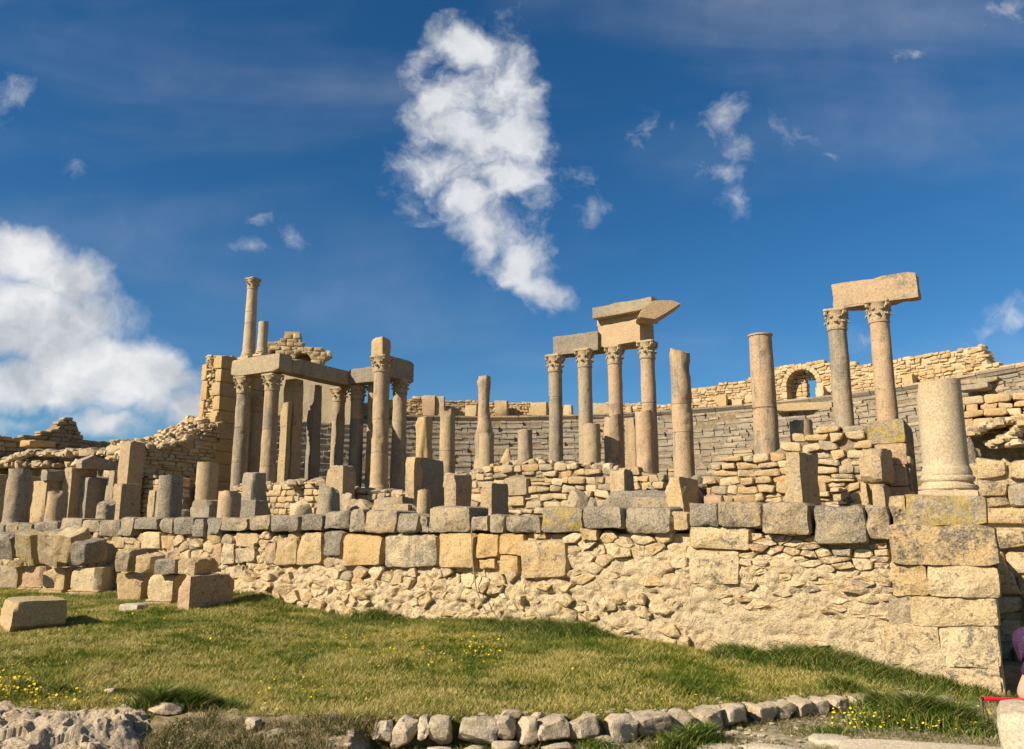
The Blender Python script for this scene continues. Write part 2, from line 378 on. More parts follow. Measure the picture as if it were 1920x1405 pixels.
M['moss_grass'] = blades('dry_weeds', [(.3, (.05, .065, .012)), (.5, (.13, .12, .035)), (.7, (.36, .28, .13))], .8)

def plain(name, col, rough=.6, spec=.3, bumpscale=0, bumpd=0., var=.0):
    m, nt = nodes_for(name); k = NB(nt); P = k.pos(); c = (*col, 1)
    if var: c = k.mix(k.noise(P, 30, 4), tuple(x * (1 - var) for x in col), tuple(min(1, x * (1 + var)) for x in col))
    k.out(c if not isinstance(c, tuple) else col, rough, k.bump(k.noise(P, bumpscale, 4), .6, bumpd) if bumpscale else None, spec); return m
M['petal'] = plain('yellow_petals', (.72, .52, .01), .6, .2, var=.15)
M['skin'] = plain('skin', (.50, .27, .185), .5, .35, 120, .001, .08)
M['hair'] = plain('brown_hair', (.05, .03, .018), .5, .3, 200, .002, .3)
M['trousers'] = plain('denim', (.045, .06, .10), .85, .1, 200, .001, .2)
M['red'] = plain('red_plastic', (.62, .012, .03), .35, .5)
M['black'] = plain('black_cord', (.012, .012, .012), .6, .3)
def shirt():
    m, nt = nodes_for('heather_purple_cotton'); k = NB(nt); P = k.pos()
    mp = k.n('ShaderNodeMapping'); k.L(P, mp.inputs[0]); mp.inputs['Scale'].default_value = (20, 20, 160)
    n = k.noise(mp.outputs[0], 1.5, 4, .7)
    c = k.mix(k.rng(n, .52, .75), (.042, .018, .046), (.15, .10, .155))
    k.out(c, .9, k.bump(k.noise(P, 90, 3), .4, .002), .1); return m
M['shirt'] = shirt()
# ------------------------------------------------------------------ stone shapes
def box_grid(n):
    """unit cube surface [-1,1]^3 with n cells a side, shared vertices"""
    idx = {}; V_ = []; F_ = []
    def vid(p):
        k = tuple(int(round(c)) for c in p)
        if k not in idx: idx[k] = len(V_); V_.append([2 * c / n - 1 for c in k])
        return idx[k]
    for ax in range(3):
        u, w = [(1, 2), (2, 0), (0, 1)][ax]
        for side in (0, n):
            for i in range(n):
                for j in range(n):
                    q = []
                    for (di, dj) in ((0, 0), (1, 0), (1, 1), (0, 1)):
                        p = [0, 0, 0]; p[ax] = side; p[u] = i + di; p[w] = j + dj; q.append(vid(p))
                    F_.append(q if side else q[::-1])
    return np.array(V_), F_
_BG = {n: box_grid(n) for n in (2, 3, 4, 6, 8, 10)}
def block_geo(w, d, h, seed, n=6, r=.03, rough=.012, chips=3, taper=0., chipsize=.12, nscale=None):
    """worn block: base centre at the front face's middle, x across, y into depth, z up from 0"""
    rg = np.random.RandomState(seed); v, f = _BG[n]; v = v.copy()
    # bring grid lines near the edges
    v = np.sign(v) * (1 - (1 - np.abs(v)) ** 1.0)
    half = np.array([w, d, h]) / 2; r = min(r, .45 * min(w, d, h))
    p = v * half
    lim = half - r; q = np.clip(p, -lim, lim); dv = p - q; ln = np.linalg.norm(dv, axis=1); m = ln > 1e-9
    p[m] = q[m] + dv[m] / ln[m][:, None] * r
    nr = v / np.linalg.norm(v, axis=1)[:, None]
    for _ in range(chips):
        s = np.sign(rg.randn(3)); s[rg.randint(3)] *= rg.choice([0, .35, 1.0]); s = s * (1 / half) ** .6
        nn = s / np.linalg.norm(s) + rg.randn(3) * .22; nn /= np.linalg.norm(nn)
        mx = (p @ nn).max(); lvl = mx - min(w, d, h) * chipsize * rg.uniform(.25, 1.3)
        ex = np.maximum(0, p @ nn - lvl); p = p - ex[:, None] * nn
    L_ = (w * d * h) ** (1 / 3.); rough = min(rough, .045 * L_)
    off = rg.rand(3) * 100
    p = p + nr * (fbm(p + off, nscale or 2.6 / L_, 4, .55) * rough * 2.2 - np.clip(fbm(p + off + 9, 4.5 / L_, 3) - .12, 0, 1) * rough * 2.4)[:, None]
    if taper: p[:, 0] *= 1 - taper * (p[:, 2] / h + .5); 
    p = p + np.array([0, d / 2, h / 2]); return p, f
def rock_geo(w, d, h, seed, n=6, cuts=9, rough=.05):
    rg = np.random.RandomState(seed); v, f = _BG[n]; v = v.copy()
    s = v / np.maximum(1e-6, np.linalg.norm(v, axis=1))[:, None]
    p = s * .62 + v * .38
    for _ in range(cuts):
        nn = rg.randn(3); nn /= np.linalg.norm(nn); lvl = rg.uniform(.55, .85)
        ex = np.maximum(0, p @ nn - lvl); p = p - ex[:, None] * nn
    p = p + s * (fbm(p + rg.rand(3) * 50, 2.2, 4) * rough * 2)[:, None]
    p[:, 2] = np.maximum(p[:, 2], -.72)
    p = p / np.abs(p).max(0) * np.array([w, d, h]) / 2
    p[:, 2] -= p[:, 2].min(); return p, f

def smooth_poly(poly, m, rg, jit=0., it=1, cut=.13):
    """slightly cut corners, then extra points along the long edges until there are about m"""
    p = np.asarray(poly, float)
    for _ in range(it):
        a = p; b = np.roll(p, -1, 0); p = np.empty((2 * len(a), 2)); k = cut * rg.uniform(.5, 1.5, len(a))[:, None]; k2 = cut * rg.uniform(.5, 1.5, len(a))[:, None]
        p[0::2] = a * (1 - k) + b * k; p[1::2] = a * k2 + b * (1 - k2)
    p = [q for q in p]
    while len(p) < m:
        e = [np.linalg.norm(p[(i + 1) % len(p)] - p[i]) for i in range(len(p))]; i = int(np.argmax(e)); p.insert(i + 1, (p[i] + p[(i + 1) % len(p)]) / 2)
    p = np.array(p)
    if jit: p += rg.randn(*p.shape) * jit
    return p
def area2(p): 
    x, y = p[:, 0], p[:, 1]; return .5 * float(np.sum(x * np.roll(y, -1) - np.roll(x, -1) * y))
def stone_geo(poly, front, back, seed, m=12, rings=2, bulge=.02, rough=.01, jit=0., edge=.10, tilt=.0):
    """a laid stone: outline poly in (x, z), its face at y = front (negative is towards the viewer), going in to y = back"""
    rg = np.random.RandomState(seed); poly = np.asarray(poly, float)
    if area2(poly) < 0: poly = poly[::-1]
    o = smooth_poly(poly, m, rg, jit, 1, .07 if m >= 16 else .14); m = len(o); c = o.mean(0); S = np.sqrt(abs(area2(o))); V_ = []; F_ = []
    sc = [1.0, 1.0] + [1 - edge - (1 - edge) * (k / rings) for k in range(rings)]
    tl = rg.randn(2) * tilt
    off = rg.rand(3) * 90
    for k, s in enumerate(sc):
        q = c + (o - c) * s
        if k == 0: y = np.full(m, back)
        elif k == 1: y = np.full(m, front + min(.35 * abs(back - front), S * .10))
        else: y = front - bulge * (1 - s * s) * S / .3
        y = y + ((q - c) @ tl if k else 0)
        V_.append(np.stack([q[:, 0], y, q[:, 1]], 1))
    V_.append(np.array([[c[0], front - bulge * S / .3, c[1]]]))
    P_ = np.vstack(V_); nz = fbm(P_ + off, 1.6 / S, 4, .6); w = np.ones(len(P_)); w[:m] = 0
    P_[:, 1] += nz * rough * 2.4 * w; P_[m:, 0] += fbm(P_[m:] + off + 31, 2.5 / S, 3) * rough; P_[m:, 2] += fbm(P_[m:] + off + 63, 2.5 / S, 3) * rough
    for k in range(len(sc) - 1):
        for i in range(m):
            j = (i + 1) % m; F_.append((k * m + i, k * m + j, (k + 1) * m + j, (k + 1) * m + i))
    t = (len(sc) - 1) * m
    for i in range(m): F_.append((t + i, t + (i + 1) % m, len(P_) - 1))
    return P_, F_
def rect_poly(x0, x1, z0, z1, rg, j=.03):
    w, h = x1 - x0, z1 - z0; s = min(w, h) * j
    c = np.array([[x0, z0], [x1, z0], [x1, z1], [x0, z1]], float); c += rg.randn(4, 2) * s; return c
def voronoi(seeds, aniso, bounds, gap):
    """cells of seeds (x, z); aniso squeezes z so that stones lie flat"""
    S = np.asarray(seeds, float) * np.array([1, aniso]); x0, x1, z0, z1 = bounds; out = []
    for i, s in enumerate(S):
        d = S - s; dd = (d ** 2).sum(1); nb = np.argsort(dd)[1:20]
        P_ = [np.array(c) for c in ((x0, z0 * aniso), (x1, z0 * aniso), (x1, z1 * aniso), (x0, z1 * aniso))]
        for j in nb:
            n = S[j] - s; L_ = np.linalg.norm(n)
            if L_ < 1e-6: continue
            n = n / L_; c = (S[j] + s) @ n / 2 - gap / 2; Q = []
            for k in range(len(P_)):
                a, b = P_[k], P_[(k + 1) % len(P_)]; da, db = a @ n - c, b @ n - c
                if da <= 0: Q.append(a)
                if da * db < 0: Q.append(a + (b - a) * da / (da - db))
            P_ = Q
            if len(P_) < 3: break
        out.append(np.array(P_) / np.array([1, aniso]) if len(P_) >= 3 else None)
    return out
def scatter(bounds, dx, dz, rg, mind=.62):
    x0, x1, z0, z1 = bounds; pts = []; n = int((x1 - x0) * (z1 - z0) / (dx * dz) * 6)
    for _ in range(n):
        p = np.array([rg.uniform(x0, x1), rg.uniform(z0, z1)]); s = rg.uniform(.75, 1.25)
        if all(((p[0] - q[0]) / dx) ** 2 + ((p[1] - q[1]) / dz) ** 2 > (mind * (s + r) / 2) ** 2 for q, r in pts): pts.append((p, s))
    return [p for p, _ in pts]
def coursed(x0, x1, top, bot, hmin, hmax, wmin, wmax, rg, jit=.06, gap=.012, drop=.0):
    """squared rubble in courses: list of outlines; top and bot are functions of x"""
    out = []; z = min(bot(x) for x in np.linspace(x0, x1, 30)); zmax = max(top(x) for x in np.linspace(x0, x1, 60))
    while z < zmax:
        h = rg.uniform(hmin, hmax); x = x0 - rg.uniform(0, wmax * .5)
        while x < x1:
            w = rg.uniform(wmin, wmax); xa, xb = max(x, x0), min(x + w, x1); xm = (xa + xb) / 2
            if xb - xa > wmin * .45 and z + h * .55 < top(xm) and z + h * .6 > bot(xm) and rg.rand() >= drop:
                if rg.rand() < .12 and h > hmin * 1.2:
                    hm = h * rg.uniform(.4, .6)
                    out.append(rect_poly(xa + gap / 2, xb - gap / 2, z + gap / 2, z + hm - gap / 2, rg, jit)); out.append(rect_poly(xa + gap / 2, xb - gap / 2, z + hm + gap / 2, z + h - gap / 2, rg, jit))
                else: out.append(rect_poly(xa + gap / 2, xb - gap / 2, z + gap / 2, z + h * rg.uniform(.92, 1.02) - gap / 2, rg, jit))
            x += w
        z += h
    return out
def interp_fn(pts):
    xs = [p[0] for p in pts]; ys = [p[1] for p in pts]; o = np.argsort(xs); xs = np.array(xs)[o]; ys = np.array(ys)[o]
    return lambda x: float(np.interp(x, xs, ys))
def core_geo(x0, x1, top, z0, y0, depth, step, amp, seed, scale=3.0, zjit=.06, yfun=None):
    """rough body of a wall: front sheet with relief, ragged top, back and ends"""
    nx = max(3, int((x1 - x0) / step) + 1); zm = max(top(x) for x in np.linspace(x0, x1, 80)); nz = max(3, int((zm - z0) / step) + 1)
    xs = np.linspace(x0, x1, nx); T = np.array([top(x) for x in xs]); T = T + fbm(np.stack([xs * 3, xs * 0 + seed, xs * 0], 1), 1, 4) * zjit
    t = np.linspace(0, 1, nz); X = np.repeat(xs[:, None], nz, 1); Z = z0 + (T[:, None] - z0) * t[None, :]
    P_ = np.stack([X.ravel(), np.zeros(nx * nz), Z.ravel()], 1); rel = fbm(P_ + seed * 7.7, scale, 5, .6) * amp
    if yfun is not None: rel = rel + yfun(P_[:, 0], P_[:, 2])
    P_[:, 1] = y0 + rel
    f = []
    id_ = lambda i, j: i * nz + j
    for i in range(nx - 1):
        for j in range(nz - 1): f.append((id_(i, j), id_(i + 1, j), id_(i + 1, j + 1), id_(i, j + 1)))
    nt = 4; base = len(P_); rows = []
    for k in range(1, nt + 1):      # top going back, then down the back
        q = np.stack([xs, np.full(nx, y0 + depth * k / nt), T + fbm(np.stack([xs * 4, np.full(nx, k * 2.3), np.full(nx, seed)], 1), 1, 3) * zjit * 1.3], 1); rows.append(q)
    rows.append(np.stack([xs, np.full(nx, y0 + depth), np.full(nx, z0)], 1))
    P_ = np.vstack([P_] + rows)
    pr = [id_(i, nz - 1) for i in range(nx)]
    for k in range(nt + 1):
        cu = [base + k * nx + i for i in range(nx)]
        for i in range(nx - 1): f.append((pr[i], pr[i + 1], cu[i + 1], cu[i]))
        pr = cu
    for e, rev in ((0, False), (nx - 1, True)):
        loop = [id_(e, j) for j in range(nz)] + [base + k * nx + e for k in range(nt + 1)]
        f.append(tuple(loop[::-1] if not rev else loop))
    return P_, f
def lathe(prof, seg, rg=None, rough=0., nscale=3., closed_top=True, toprough=0., toptilt=(0, 0), bite=None):
    """prof: (r, z) from bottom to top"""
    prof = np.asarray(prof, float); n = len(prof); th = np.linspace(0, 2 * pi, seg, endpoint=False)
    off = rg.rand(3) * 60 if rg is not None else np.zeros(3)
    R = np.repeat(prof[:, 0][:, None], seg, 1); Z = np.repeat(prof[:, 1][:, None], seg, 1)
    P_ = np.stack([R * np.cos(th), R * np.sin(th), Z], 2).reshape(-1, 3)
    if rough:
        nz = fbm(P_ + off, nscale, 5, .55) * rough * 2; rr = np.hypot(P_[:, 0], P_[:, 1]); k = 1 + nz / np.maximum(rr, 1e-4); P_[:, 0] *= k; P_[:, 1] *= k
    if bite:
        for (bx, by, bz, br, bd) in bite:      # knocked off pieces
            d = np.linalg.norm(P_ - np.array([bx, by, bz]), axis=1); w = np.clip(1 - d / br, 0, 1); w = np.minimum(1, w * 2.2)
            P_[:, 0] *= 1 - bd * w; P_[:, 1] *= 1 - bd * w
    zt = prof[-1, 1]
    if toprough or any(toptilt):
        zmask = np.clip((P_[:, 2] - (zt - .45)) / .45, 0, 1)
        P_[:, 2] += zmask * (fbm(P_ * np.array([1, 1, .2]) + off, 3.2, 4) * toprough * 2 + P_[:, 0] * toptilt[0] + P_[:, 1] * toptilt[1])
    f = []
    for k in range(n - 1):
        for i in range(seg):
            j = (i + 1) % seg; f.append((k * seg + i, k * seg + j, (k + 1) * seg + j, (k + 1) * seg + i))
    if closed_top:
        top = P_[-seg:]; c = top.mean(0); ring = c + (top - c) * .6; ring[:, 2] += (rg.randn(seg) * toprough * .25 if rg is not None else 0)
        b = len(P_); P_ = np.vstack([P_, ring, [c + np.array([0, 0, .01])]])
        for i in range(seg):
            j = (i + 1) % seg; f.append(((n - 1) * seg + i, (n - 1) * seg + j, b + j, b + i)); f.append((b + i, b + j, b + seg))
    return P_, f
def capital_mesh():
    """unit Corinthian capital: neck radius 1 at z = 0, height 2.1"""
    A_ = Acc()
    prof = [(1.0, -.02), (1.12, .0), (1.14, .08), (1.0, .12), (1.0, .5), (1.04, 1.1), (1.2, 1.6), (1.42, 1.84)]
    v, f = lathe(prof, 24, None, 0, closed_top=False); A_.add(v, f)
    def leaf(th, z0, hgt, wid, out0, curl, seed):
        rg = np.random.RandomState(seed); ns, nw = 8, 4; vs_ = []; 
        for s in range(ns + 1):
            t = s / ns; r = out0 + .10 + .10 * t + curl * max(0, t - .45) ** 1.6 * 2.2; z = z0 + hgt * (t if t < .8 else .8 + (t - .8) * .2 - (t - .8) * 1.1 * (t > .85))
            ww = wid * (1 - .25 * t - .75 * max(0, t - .65) ** 1.5 * 2.0) * (1 + .16 * (s % 2))
            for k in range(-nw, nw + 1):
                x = k / nw * ww; rr = r - .13 * (k / nw) ** 2 + .035 * (1 - (k % 2)) + rg.randn() * .012
                a = th + x / max(.6, r); vs_.append((rr * cos(a), rr * sin(a), z + .04 * abs(k) * (k % 2)))
        n = 2 * nw + 1; fs = [(s * n + k, s * n + k + 1, (s + 1) * n + k + 1, (s + 1) * n + k) for s in range(ns) for k in range(n - 1)]
        b = len(vs_); vs_ += [(x * .93, y * .93, z) for x, y, z in vs_]
        fs2 = [tuple(reversed([q + b for q in ff])) for ff in fs]; rim = []
        for s in range(ns):
            rim += [(s * n, (s + 1) * n, (s + 1) * n + b, s * n + b), ((s + 1) * n + n - 1, s * n + n - 1, s * n + n - 1 + b, (s + 1) * n + n - 1 + b)]
        for k in range(n - 1): rim.append((ns * n + k + 1, ns * n + k, ns * n + k + b, ns * n + k + 1 + b))
        A_.add(vs_, fs + fs2 + [t[::-1] for t in rim])
    for i in range(8): leaf(i * pi / 4, .08, .85, .40, 1.0, .55, i)
    for i in range(8): leaf(i * pi / 4 + pi / 8, .45, 1.05, .36, 1.0, .50, 20 + i)
    for i in range(4):      # corner volutes
        a = pi / 4 + i * pi / 2
        for q in (-.13, .13):
            pr = []
            for s in range(9):
                t = s / 8; r = 1.05 + .75 * t; pr.append((r, 1.0 + .78 * t ** .8))
            vv = []; ff = []
            for s, (r, z) in enumerate(pr):
                w_ = .09 + .05 * (s / 8)
                for (du, dz) in ((-w_, -w_), (w_, -w_), (w_, w_), (-w_, w_)):
                    vv.append((r * cos(a) - (q * (1 - s / 14.) + du) * sin(a), r * sin(a) + (q * (1 - s / 14.) + du) * cos(a), z + dz))
                if s: 
                    b = (s - 1) * 4
                    for e in range(4): ff.append((b + e, b + (e + 1) % 4, b + 4 + (e + 1) % 4, b + 4 + e))
            A_.add(vv, ff)
        th = np.linspace(0, 2 * pi, 12, endpoint=False); cx, cz = 1.74, 1.62; vv = []
        for sgn in (-.2, .2):
            vv += [((cx + .2 * cos(t)) * cos(a) - sgn * sin(a), (cx + .2 * cos(t)) * sin(a) + sgn * cos(a), cz + .2 * sin(t)) for t in th]
        ff = [tuple(range(12)), tuple(range(23, 11, -1))] + [(i, 12 + i, 12 + (i + 1) % 12, (i + 1) % 12) for i in range(12)]
        A_.add(vv, ff)
    split_ = A_.n
    # abacus with hollow sides
    pts = []
    for i in range(4):
        a0, a1 = pi / 4 + i * pi / 2, pi / 4 + (i + 1) * pi / 2
        c0 = np.array([cos(a0 + .09), sin(a0 + .09)]) * 2.0; c1 = np.array([cos(a1 - .09), sin(a1 - .09)]) * 2.0
        for t in np.linspace(0, 1, 7):
            p = c0 * (1 - t) + c1 * t; p = p * (1 - .16 * sin(pi * t)); pts.append(p)
    pts = np.array(pts); n = len(pts); vv = []
    for s, z in ((.93, 1.82), (1.0, 1.90), (1.0, 2.02), (.96, 2.1)): vv += [(p[0] * s, p[1] * s, z) for p in pts]
    ff = [(k * n + i, k * n + (i + 1) % n, (k + 1) * n + (i + 1) % n, (k + 1) * n + i) for k in range(3) for i in range(n)] + [tuple(range(3 * n, 4 * n)), tuple(range(n - 1, -1, -1))]
    A_.add(vv, ff)
    P_ = np.vstack(A_.v); rr = np.hypot(P_[:, 0], P_[:, 1]); k_ = np.where(rr > 1, (1 + (rr - 1) * .62) / np.maximum(rr, 1e-6), 1); P_[:, :2] *= k_[:, None]; P_ += np.stack([fbm(P_ + 11, 3, 3), fbm(P_ + 37, 3, 3), fbm(P_ + 71, 3, 3)], 1) * .045
    fa = [q for q in A_.f if min(q) < split_]; fb = [tuple(i - split_ for i in q) for q in A_.f if min(q) >= split_]
    return make_mesh('capital', P_[:split_], fa, M['capital'], 40), make_mesh('abacus', P_[split_:], fb, M['capital'], 40)
CAPITAL, ABACUS = capital_mesh()
def shaft_profile(r0, r1, h, collar=True, joints=(), n=22):
    pr = [(r0 * 1.10, 0), (r0 * 1.10, .04), (r0 * 1.02, .09)]
    for i in range(n + 1):
        t = i / n; r = r0 + (r1 - r0) * t ** 1.25; pr.append((r, .10 + (h - .10) * t * (.985 if collar else 1)))
    for jz in joints:
        r = r0 + (r1 - r0) * (jz / h) ** 1.25; pr += [(r, jz - .012), (r * .955, jz - .004), (r * .955, jz + .004), (r, jz + .012)]
    pr.sort(key=lambda q: q[1])
    if collar: pr += [(r1 * 1.0, h - .055), (r1 * 1.10, h - .04), (r1 * 1.10, h - .005), (r1 * 1.03, h)]
    return pr
def base_profile(r, h):
    return [(r * 1.26, 0), (r * 1.32, h * .12), (r * 1.30, h * .3), (r * 1.2, h * .36), (r * 1.15, h * .45), (r * 1.14, h * .55), (r * 1.2, h * .62), (r * 1.22, h * .74), (r * 1.19, h * .86), (r * 1.14, h * .9), (r * 1.1, h)]
# ------------------------------------------------------------------ masonry walls
def seg_for(spx):
    return (9, 2) if spx < 16 else (12, 2) if spx < 26 else (16, 3) if spx < 45 else (24, 5) if spx < 80 else (34, 8)
def lay(root, dist, polys, mat, front=(-.06, -.02), back=.25, name='stone', limit=300, seed=1, bulge=.018, rough=.010, tilt=.05, minpx=9.0, stuff=None, edge=.1, inview=None):
    """stones as parts of root; those past the limit or too small stay joined in one part"""
    rg = np.random.RandomState(seed); rows = []
    for i, p in enumerate(polys):
        if p is None or len(p) < 3 or abs(area2(np.asarray(p))) < 1e-4: continue
        c = np.asarray(p).mean(0); dd = dist(c) if callable(dist) else dist
        spx = sqrt(abs(area2(np.asarray(p)))) * F / dd
        seen = inview is None or inview(c)
        rows.append((spx if seen else 0, i, p, rg.uniform(*front), rg.randint(1 << 30), spx))
    rows.sort(key=lambda r: -r[0]); acc = Acc(); made = []
    for k, (s, i, p, fr, sd, spx) in enumerate(rows):
        m, rings = seg_for(spx); v, f = stone_geo(p, fr, back, sd, m, rings, bulge, rough, 0, edge, tilt)
        mt = mat[sd % len(mat)] if isinstance(mat, (list, tuple)) else mat
        if k < limit and s >= minpx: made.append(mesh_obj(name, v, f, mt, root, sharp=27))
        else: acc.add(v, f)
    if acc.n:
        o = acc.build(stuff or ('small_' + name), mat[0] if isinstance(mat, (list, tuple)) else mat, root); o['kind'] = 'stuff'
    return made
def dist_from(loc, rz):
    c, s = cos(rz), sin(rz)
    return lambda q: max(2., sqrt((loc[0] + q[0] * c) ** 2 + (loc[1] + q[0] * s) ** 2 + (loc[2] + q[1] - CAMZ) ** 2))
def pix(x, y, z):
    """world point -> photograph pixel"""
    d = y * cos(PITCH) + (z - CAMZ) * sin(PITCH); u = -y * sin(PITCH) + (z - CAMZ) * cos(PITCH)
    return (960 + F * x / d, 702.5 - F * u / d) if d > .1 else (-9e9, -9e9)
def view_of(loc, rz):
    c, s = cos(rz), sin(rz)
    def g(q):
        px, py = pix(loc[0] + q[0] * c, loc[1] + q[0] * s, loc[2] + q[1]); return -20 < px < 1940 and -20 < py < 1425
    return g

# ------------------------------------------------------------------ ground
base_px = [(500, 1118), (560, 1140), (620, 1152), (740, 1166), (830, 1158), (1000, 1182), (1100, 1190), (1200, 1200), (1320, 1220), (1400, 1230), (1560, 1245), (1700, 1270), (1800, 1282), (1880, 1296)]
bz = [hitb(px, py, -.05) for px, py in base_px]
wall_base = interp_fn([(-60, .50), (-20, .45), (-14, .50)] + bz + [(.5, .02)])
edge_pts = [(-40, 8.0, .45), (-12, 7.2, .36), (-7, 6.7, .32)] + [ghit(px, py, z) for px, py, z in ((-100, 1328, .31), (100, 1332, .30), (350, 1340, .27), (670, 1352, .22), (860, 1350, .21), (1060, 1348, .19), (1240, 1340, .17), (1420, 1322, .13), (1560, 1311, .10), (1700, 1302, .06))] + [(5.0, 8.5, .02)]
edge_y = interp_fn([(p[0], p[1]) for p in edge_pts]); edge_z = interp_fn([(p[0], p[2]) for p in edge_pts])
def wall_hit_y(x):
    # y on the line b = 0 above this x
    return O[1] + (x - O[0]) * U[1] / U[0]
def lawn_z(x, y):
    y0 = edge_y(x); y1 = max(wall_hit_y(x), y0 + .02); t = min(1, max(0, (y - y0) / (y1 - y0))); a, _ = AB(x, wall_hit_y(x))
    return (1 - t) * edge_z(x) + t * wall_base(min(a, .4))
def lawn():
    xs = np.concatenate([np.linspace(-40, -9, 40), np.linspace(-8.8, 5.0, 150)]); nt = 70; P_ = []
    for x in xs:
        y0 = edge_y(x); y1 = max(wall_hit_y(x) + .25, y0 + .05); z0 = edge_z(x)
        bw = .10 + .75 * min(1, max(0, (-1.15 - x) / .25)); P_.append((x, y0 - bw, -.03)); P_.append((x, y0 - bw * .45, z0 * .55))
        for t in np.linspace(0, 1, nt): y = y0 + (y1 - y0) * t; P_.append((x, y, lawn_z(x, y)))
    P_ = np.array(P_); n = nt + 2; lift = fbm(P_ * np.array([1, 1, 0]), 1.1, 4) * .035 + fbm(P_ * np.array([1, 1, 0]), 5, 3) * .012
    k = np.arange(len(P_)) % n; P_[:, 2] += lift * np.clip((k - 1) / 4., 0, 1)
    f = np.array([(i * n + j, (i + 1) * n + j, (i + 1) * n + j + 1, i * n + j + 1) for i in range(len(xs) - 1) for j in range(n - 1)])
    o = mesh_obj('lawn', P_, f, M['lawn'], sharp=0); o['kind'] = 'structure'; return o
lawn()
def far_ground():
    r = np.concatenate([[0], np.geomspace(2, 2500, 46)]); th = np.linspace(0, 2 * pi, 72, endpoint=False)
    P_ = [(0, 6, 0)] + [(R * cos(t), 6 + R * sin(t), 0) for R in r[1:] for t in th]; P_ = np.array(P_, float)
    d = np.hypot(P_[:, 0], P_[:, 1]); P_[:, 2] = np.where(d > 60, -np.minimum(12, (d - 60) * .04), -.012) + fbm(P_, .4, 3) * .01
    n = 72; f = [(0, 1 + i, 1 + (i + 1) % n) for i in range(n)]
    f += [(1 + k * n + i, 1 + (k + 1) * n + i, 1 + (k + 1) * n + (i + 1) % n, 1 + k * n + (i + 1) % n) for k in range(len(r) - 2) for i in range(n)]
    o = mesh_obj('ground', P_, f, M['path'], sharp=0); o['kind'] = 'structure'
far_ground()
def bank():
    """bare stony slope between the outcrop and the edging row"""
    xs = np.linspace(-2.75, -1.02, 120); tt = np.linspace(0, 1, 60); P_ = np.array([(x, edge_y(x) + .10 - .95 * (1 - t), 0) for x in xs for t in tt]); t = np.tile(tt, 120)
    ez = np.array([edge_z(x) for x in P_[:, 0]]); P_[:, 2] = .012 + (ez - .012 + .012) * np.clip(t * 1.12, 0, 1) ** .75 + fbm(P_, 3, 4) * .035 * np.clip((1 - t) * 6, .15, 1) + fbm(P_, 12, 3) * .014
    P_[:, 2] -= np.clip((P_[:, 0] + 1.2) / .18, 0, 1) * .2
    f = np.array([(i * 60 + j, (i + 1) * 60 + j, (i + 1) * 60 + j + 1, i * 60 + j + 1) for i in range(119) for j in range(59)]); o = mesh_obj('bank', P_, f, M['bank'], sharp=0); o['kind'] = 'structure'
bank()
def path():
    xs = np.linspace(-9, 8, 170); ys = np.linspace(1.2, 9.4, 90); X, Y_ = np.meshgrid(xs, ys, indexing='ij'); P_ = np.stack([X.ravel(), Y_.ravel(), np.zeros(X.size)], 1)
    P_[:, 2] = .012 + fbm(P_, 1.6, 4) * .022 + fbm(P_, 9, 4) * .010
    n = 90; f = np.array([(i * n + j, (i + 1) * n + j, (i + 1) * n + j + 1, i * n + j + 1) for i in range(169) for j in range(89)])
    o = mesh_obj('path', P_, f, M['path'], sharp=0); o['kind'] = 'structure'
path()
def slab(name, mat, corners, z0, z1, cut=24, amp=.04):
    """raised ground: a block with an uneven top; corners in stage coordinates"""
    (a0, b0), (a1, b1) = corners; na = nb = cut; P_ = []
    for i in range(na + 1):
        for j in range(nb + 1):
            w = W(a0 + (a1 - a0) * i / na, b0 + (b1 - b0) * j / nb, z1); P_.append(w)
    P_ = np.array(P_); P_[:, 2] += fbm(P_, .9, 3) * amp; n = nb + 1
    f = [(i * n + j, (i + 1) * n + j, (i + 1) * n + j + 1, i * n + j + 1) for i in range(na) for j in range(nb)]
    rim = [i * n for i in range(na + 1)] + [na * n + j for j in range(1, n)] + [i * n + nb for i in range(na - 1, -1, -1)] + [j for j in range(nb - 1, 0, -1)]
    b = len(P_); low = P_[rim].copy(); low[:, 2] = z0; P_ = np.vstack([P_, low]); m = len(rim)
    f += [(rim[i], b + i, b + (i + 1) % m, rim[(i + 1) % m]) for i in range(m)]
    o = mesh_obj(name, P_, f, mat, sharp=30); o['kind'] = 'structure'; return o
slab('terrace', M['terrace'], ((-60, .30), (-.25, 34)), -.3, ZT - .04)
slab('terrace', M['terrace'], ((-.25, 3.2), (48, 34)), -.3, 1.9)
slab('stage_platform', M['terrace'], ((-23.5, 7.0), (-.9, 16.5)), 1.2, ZS)

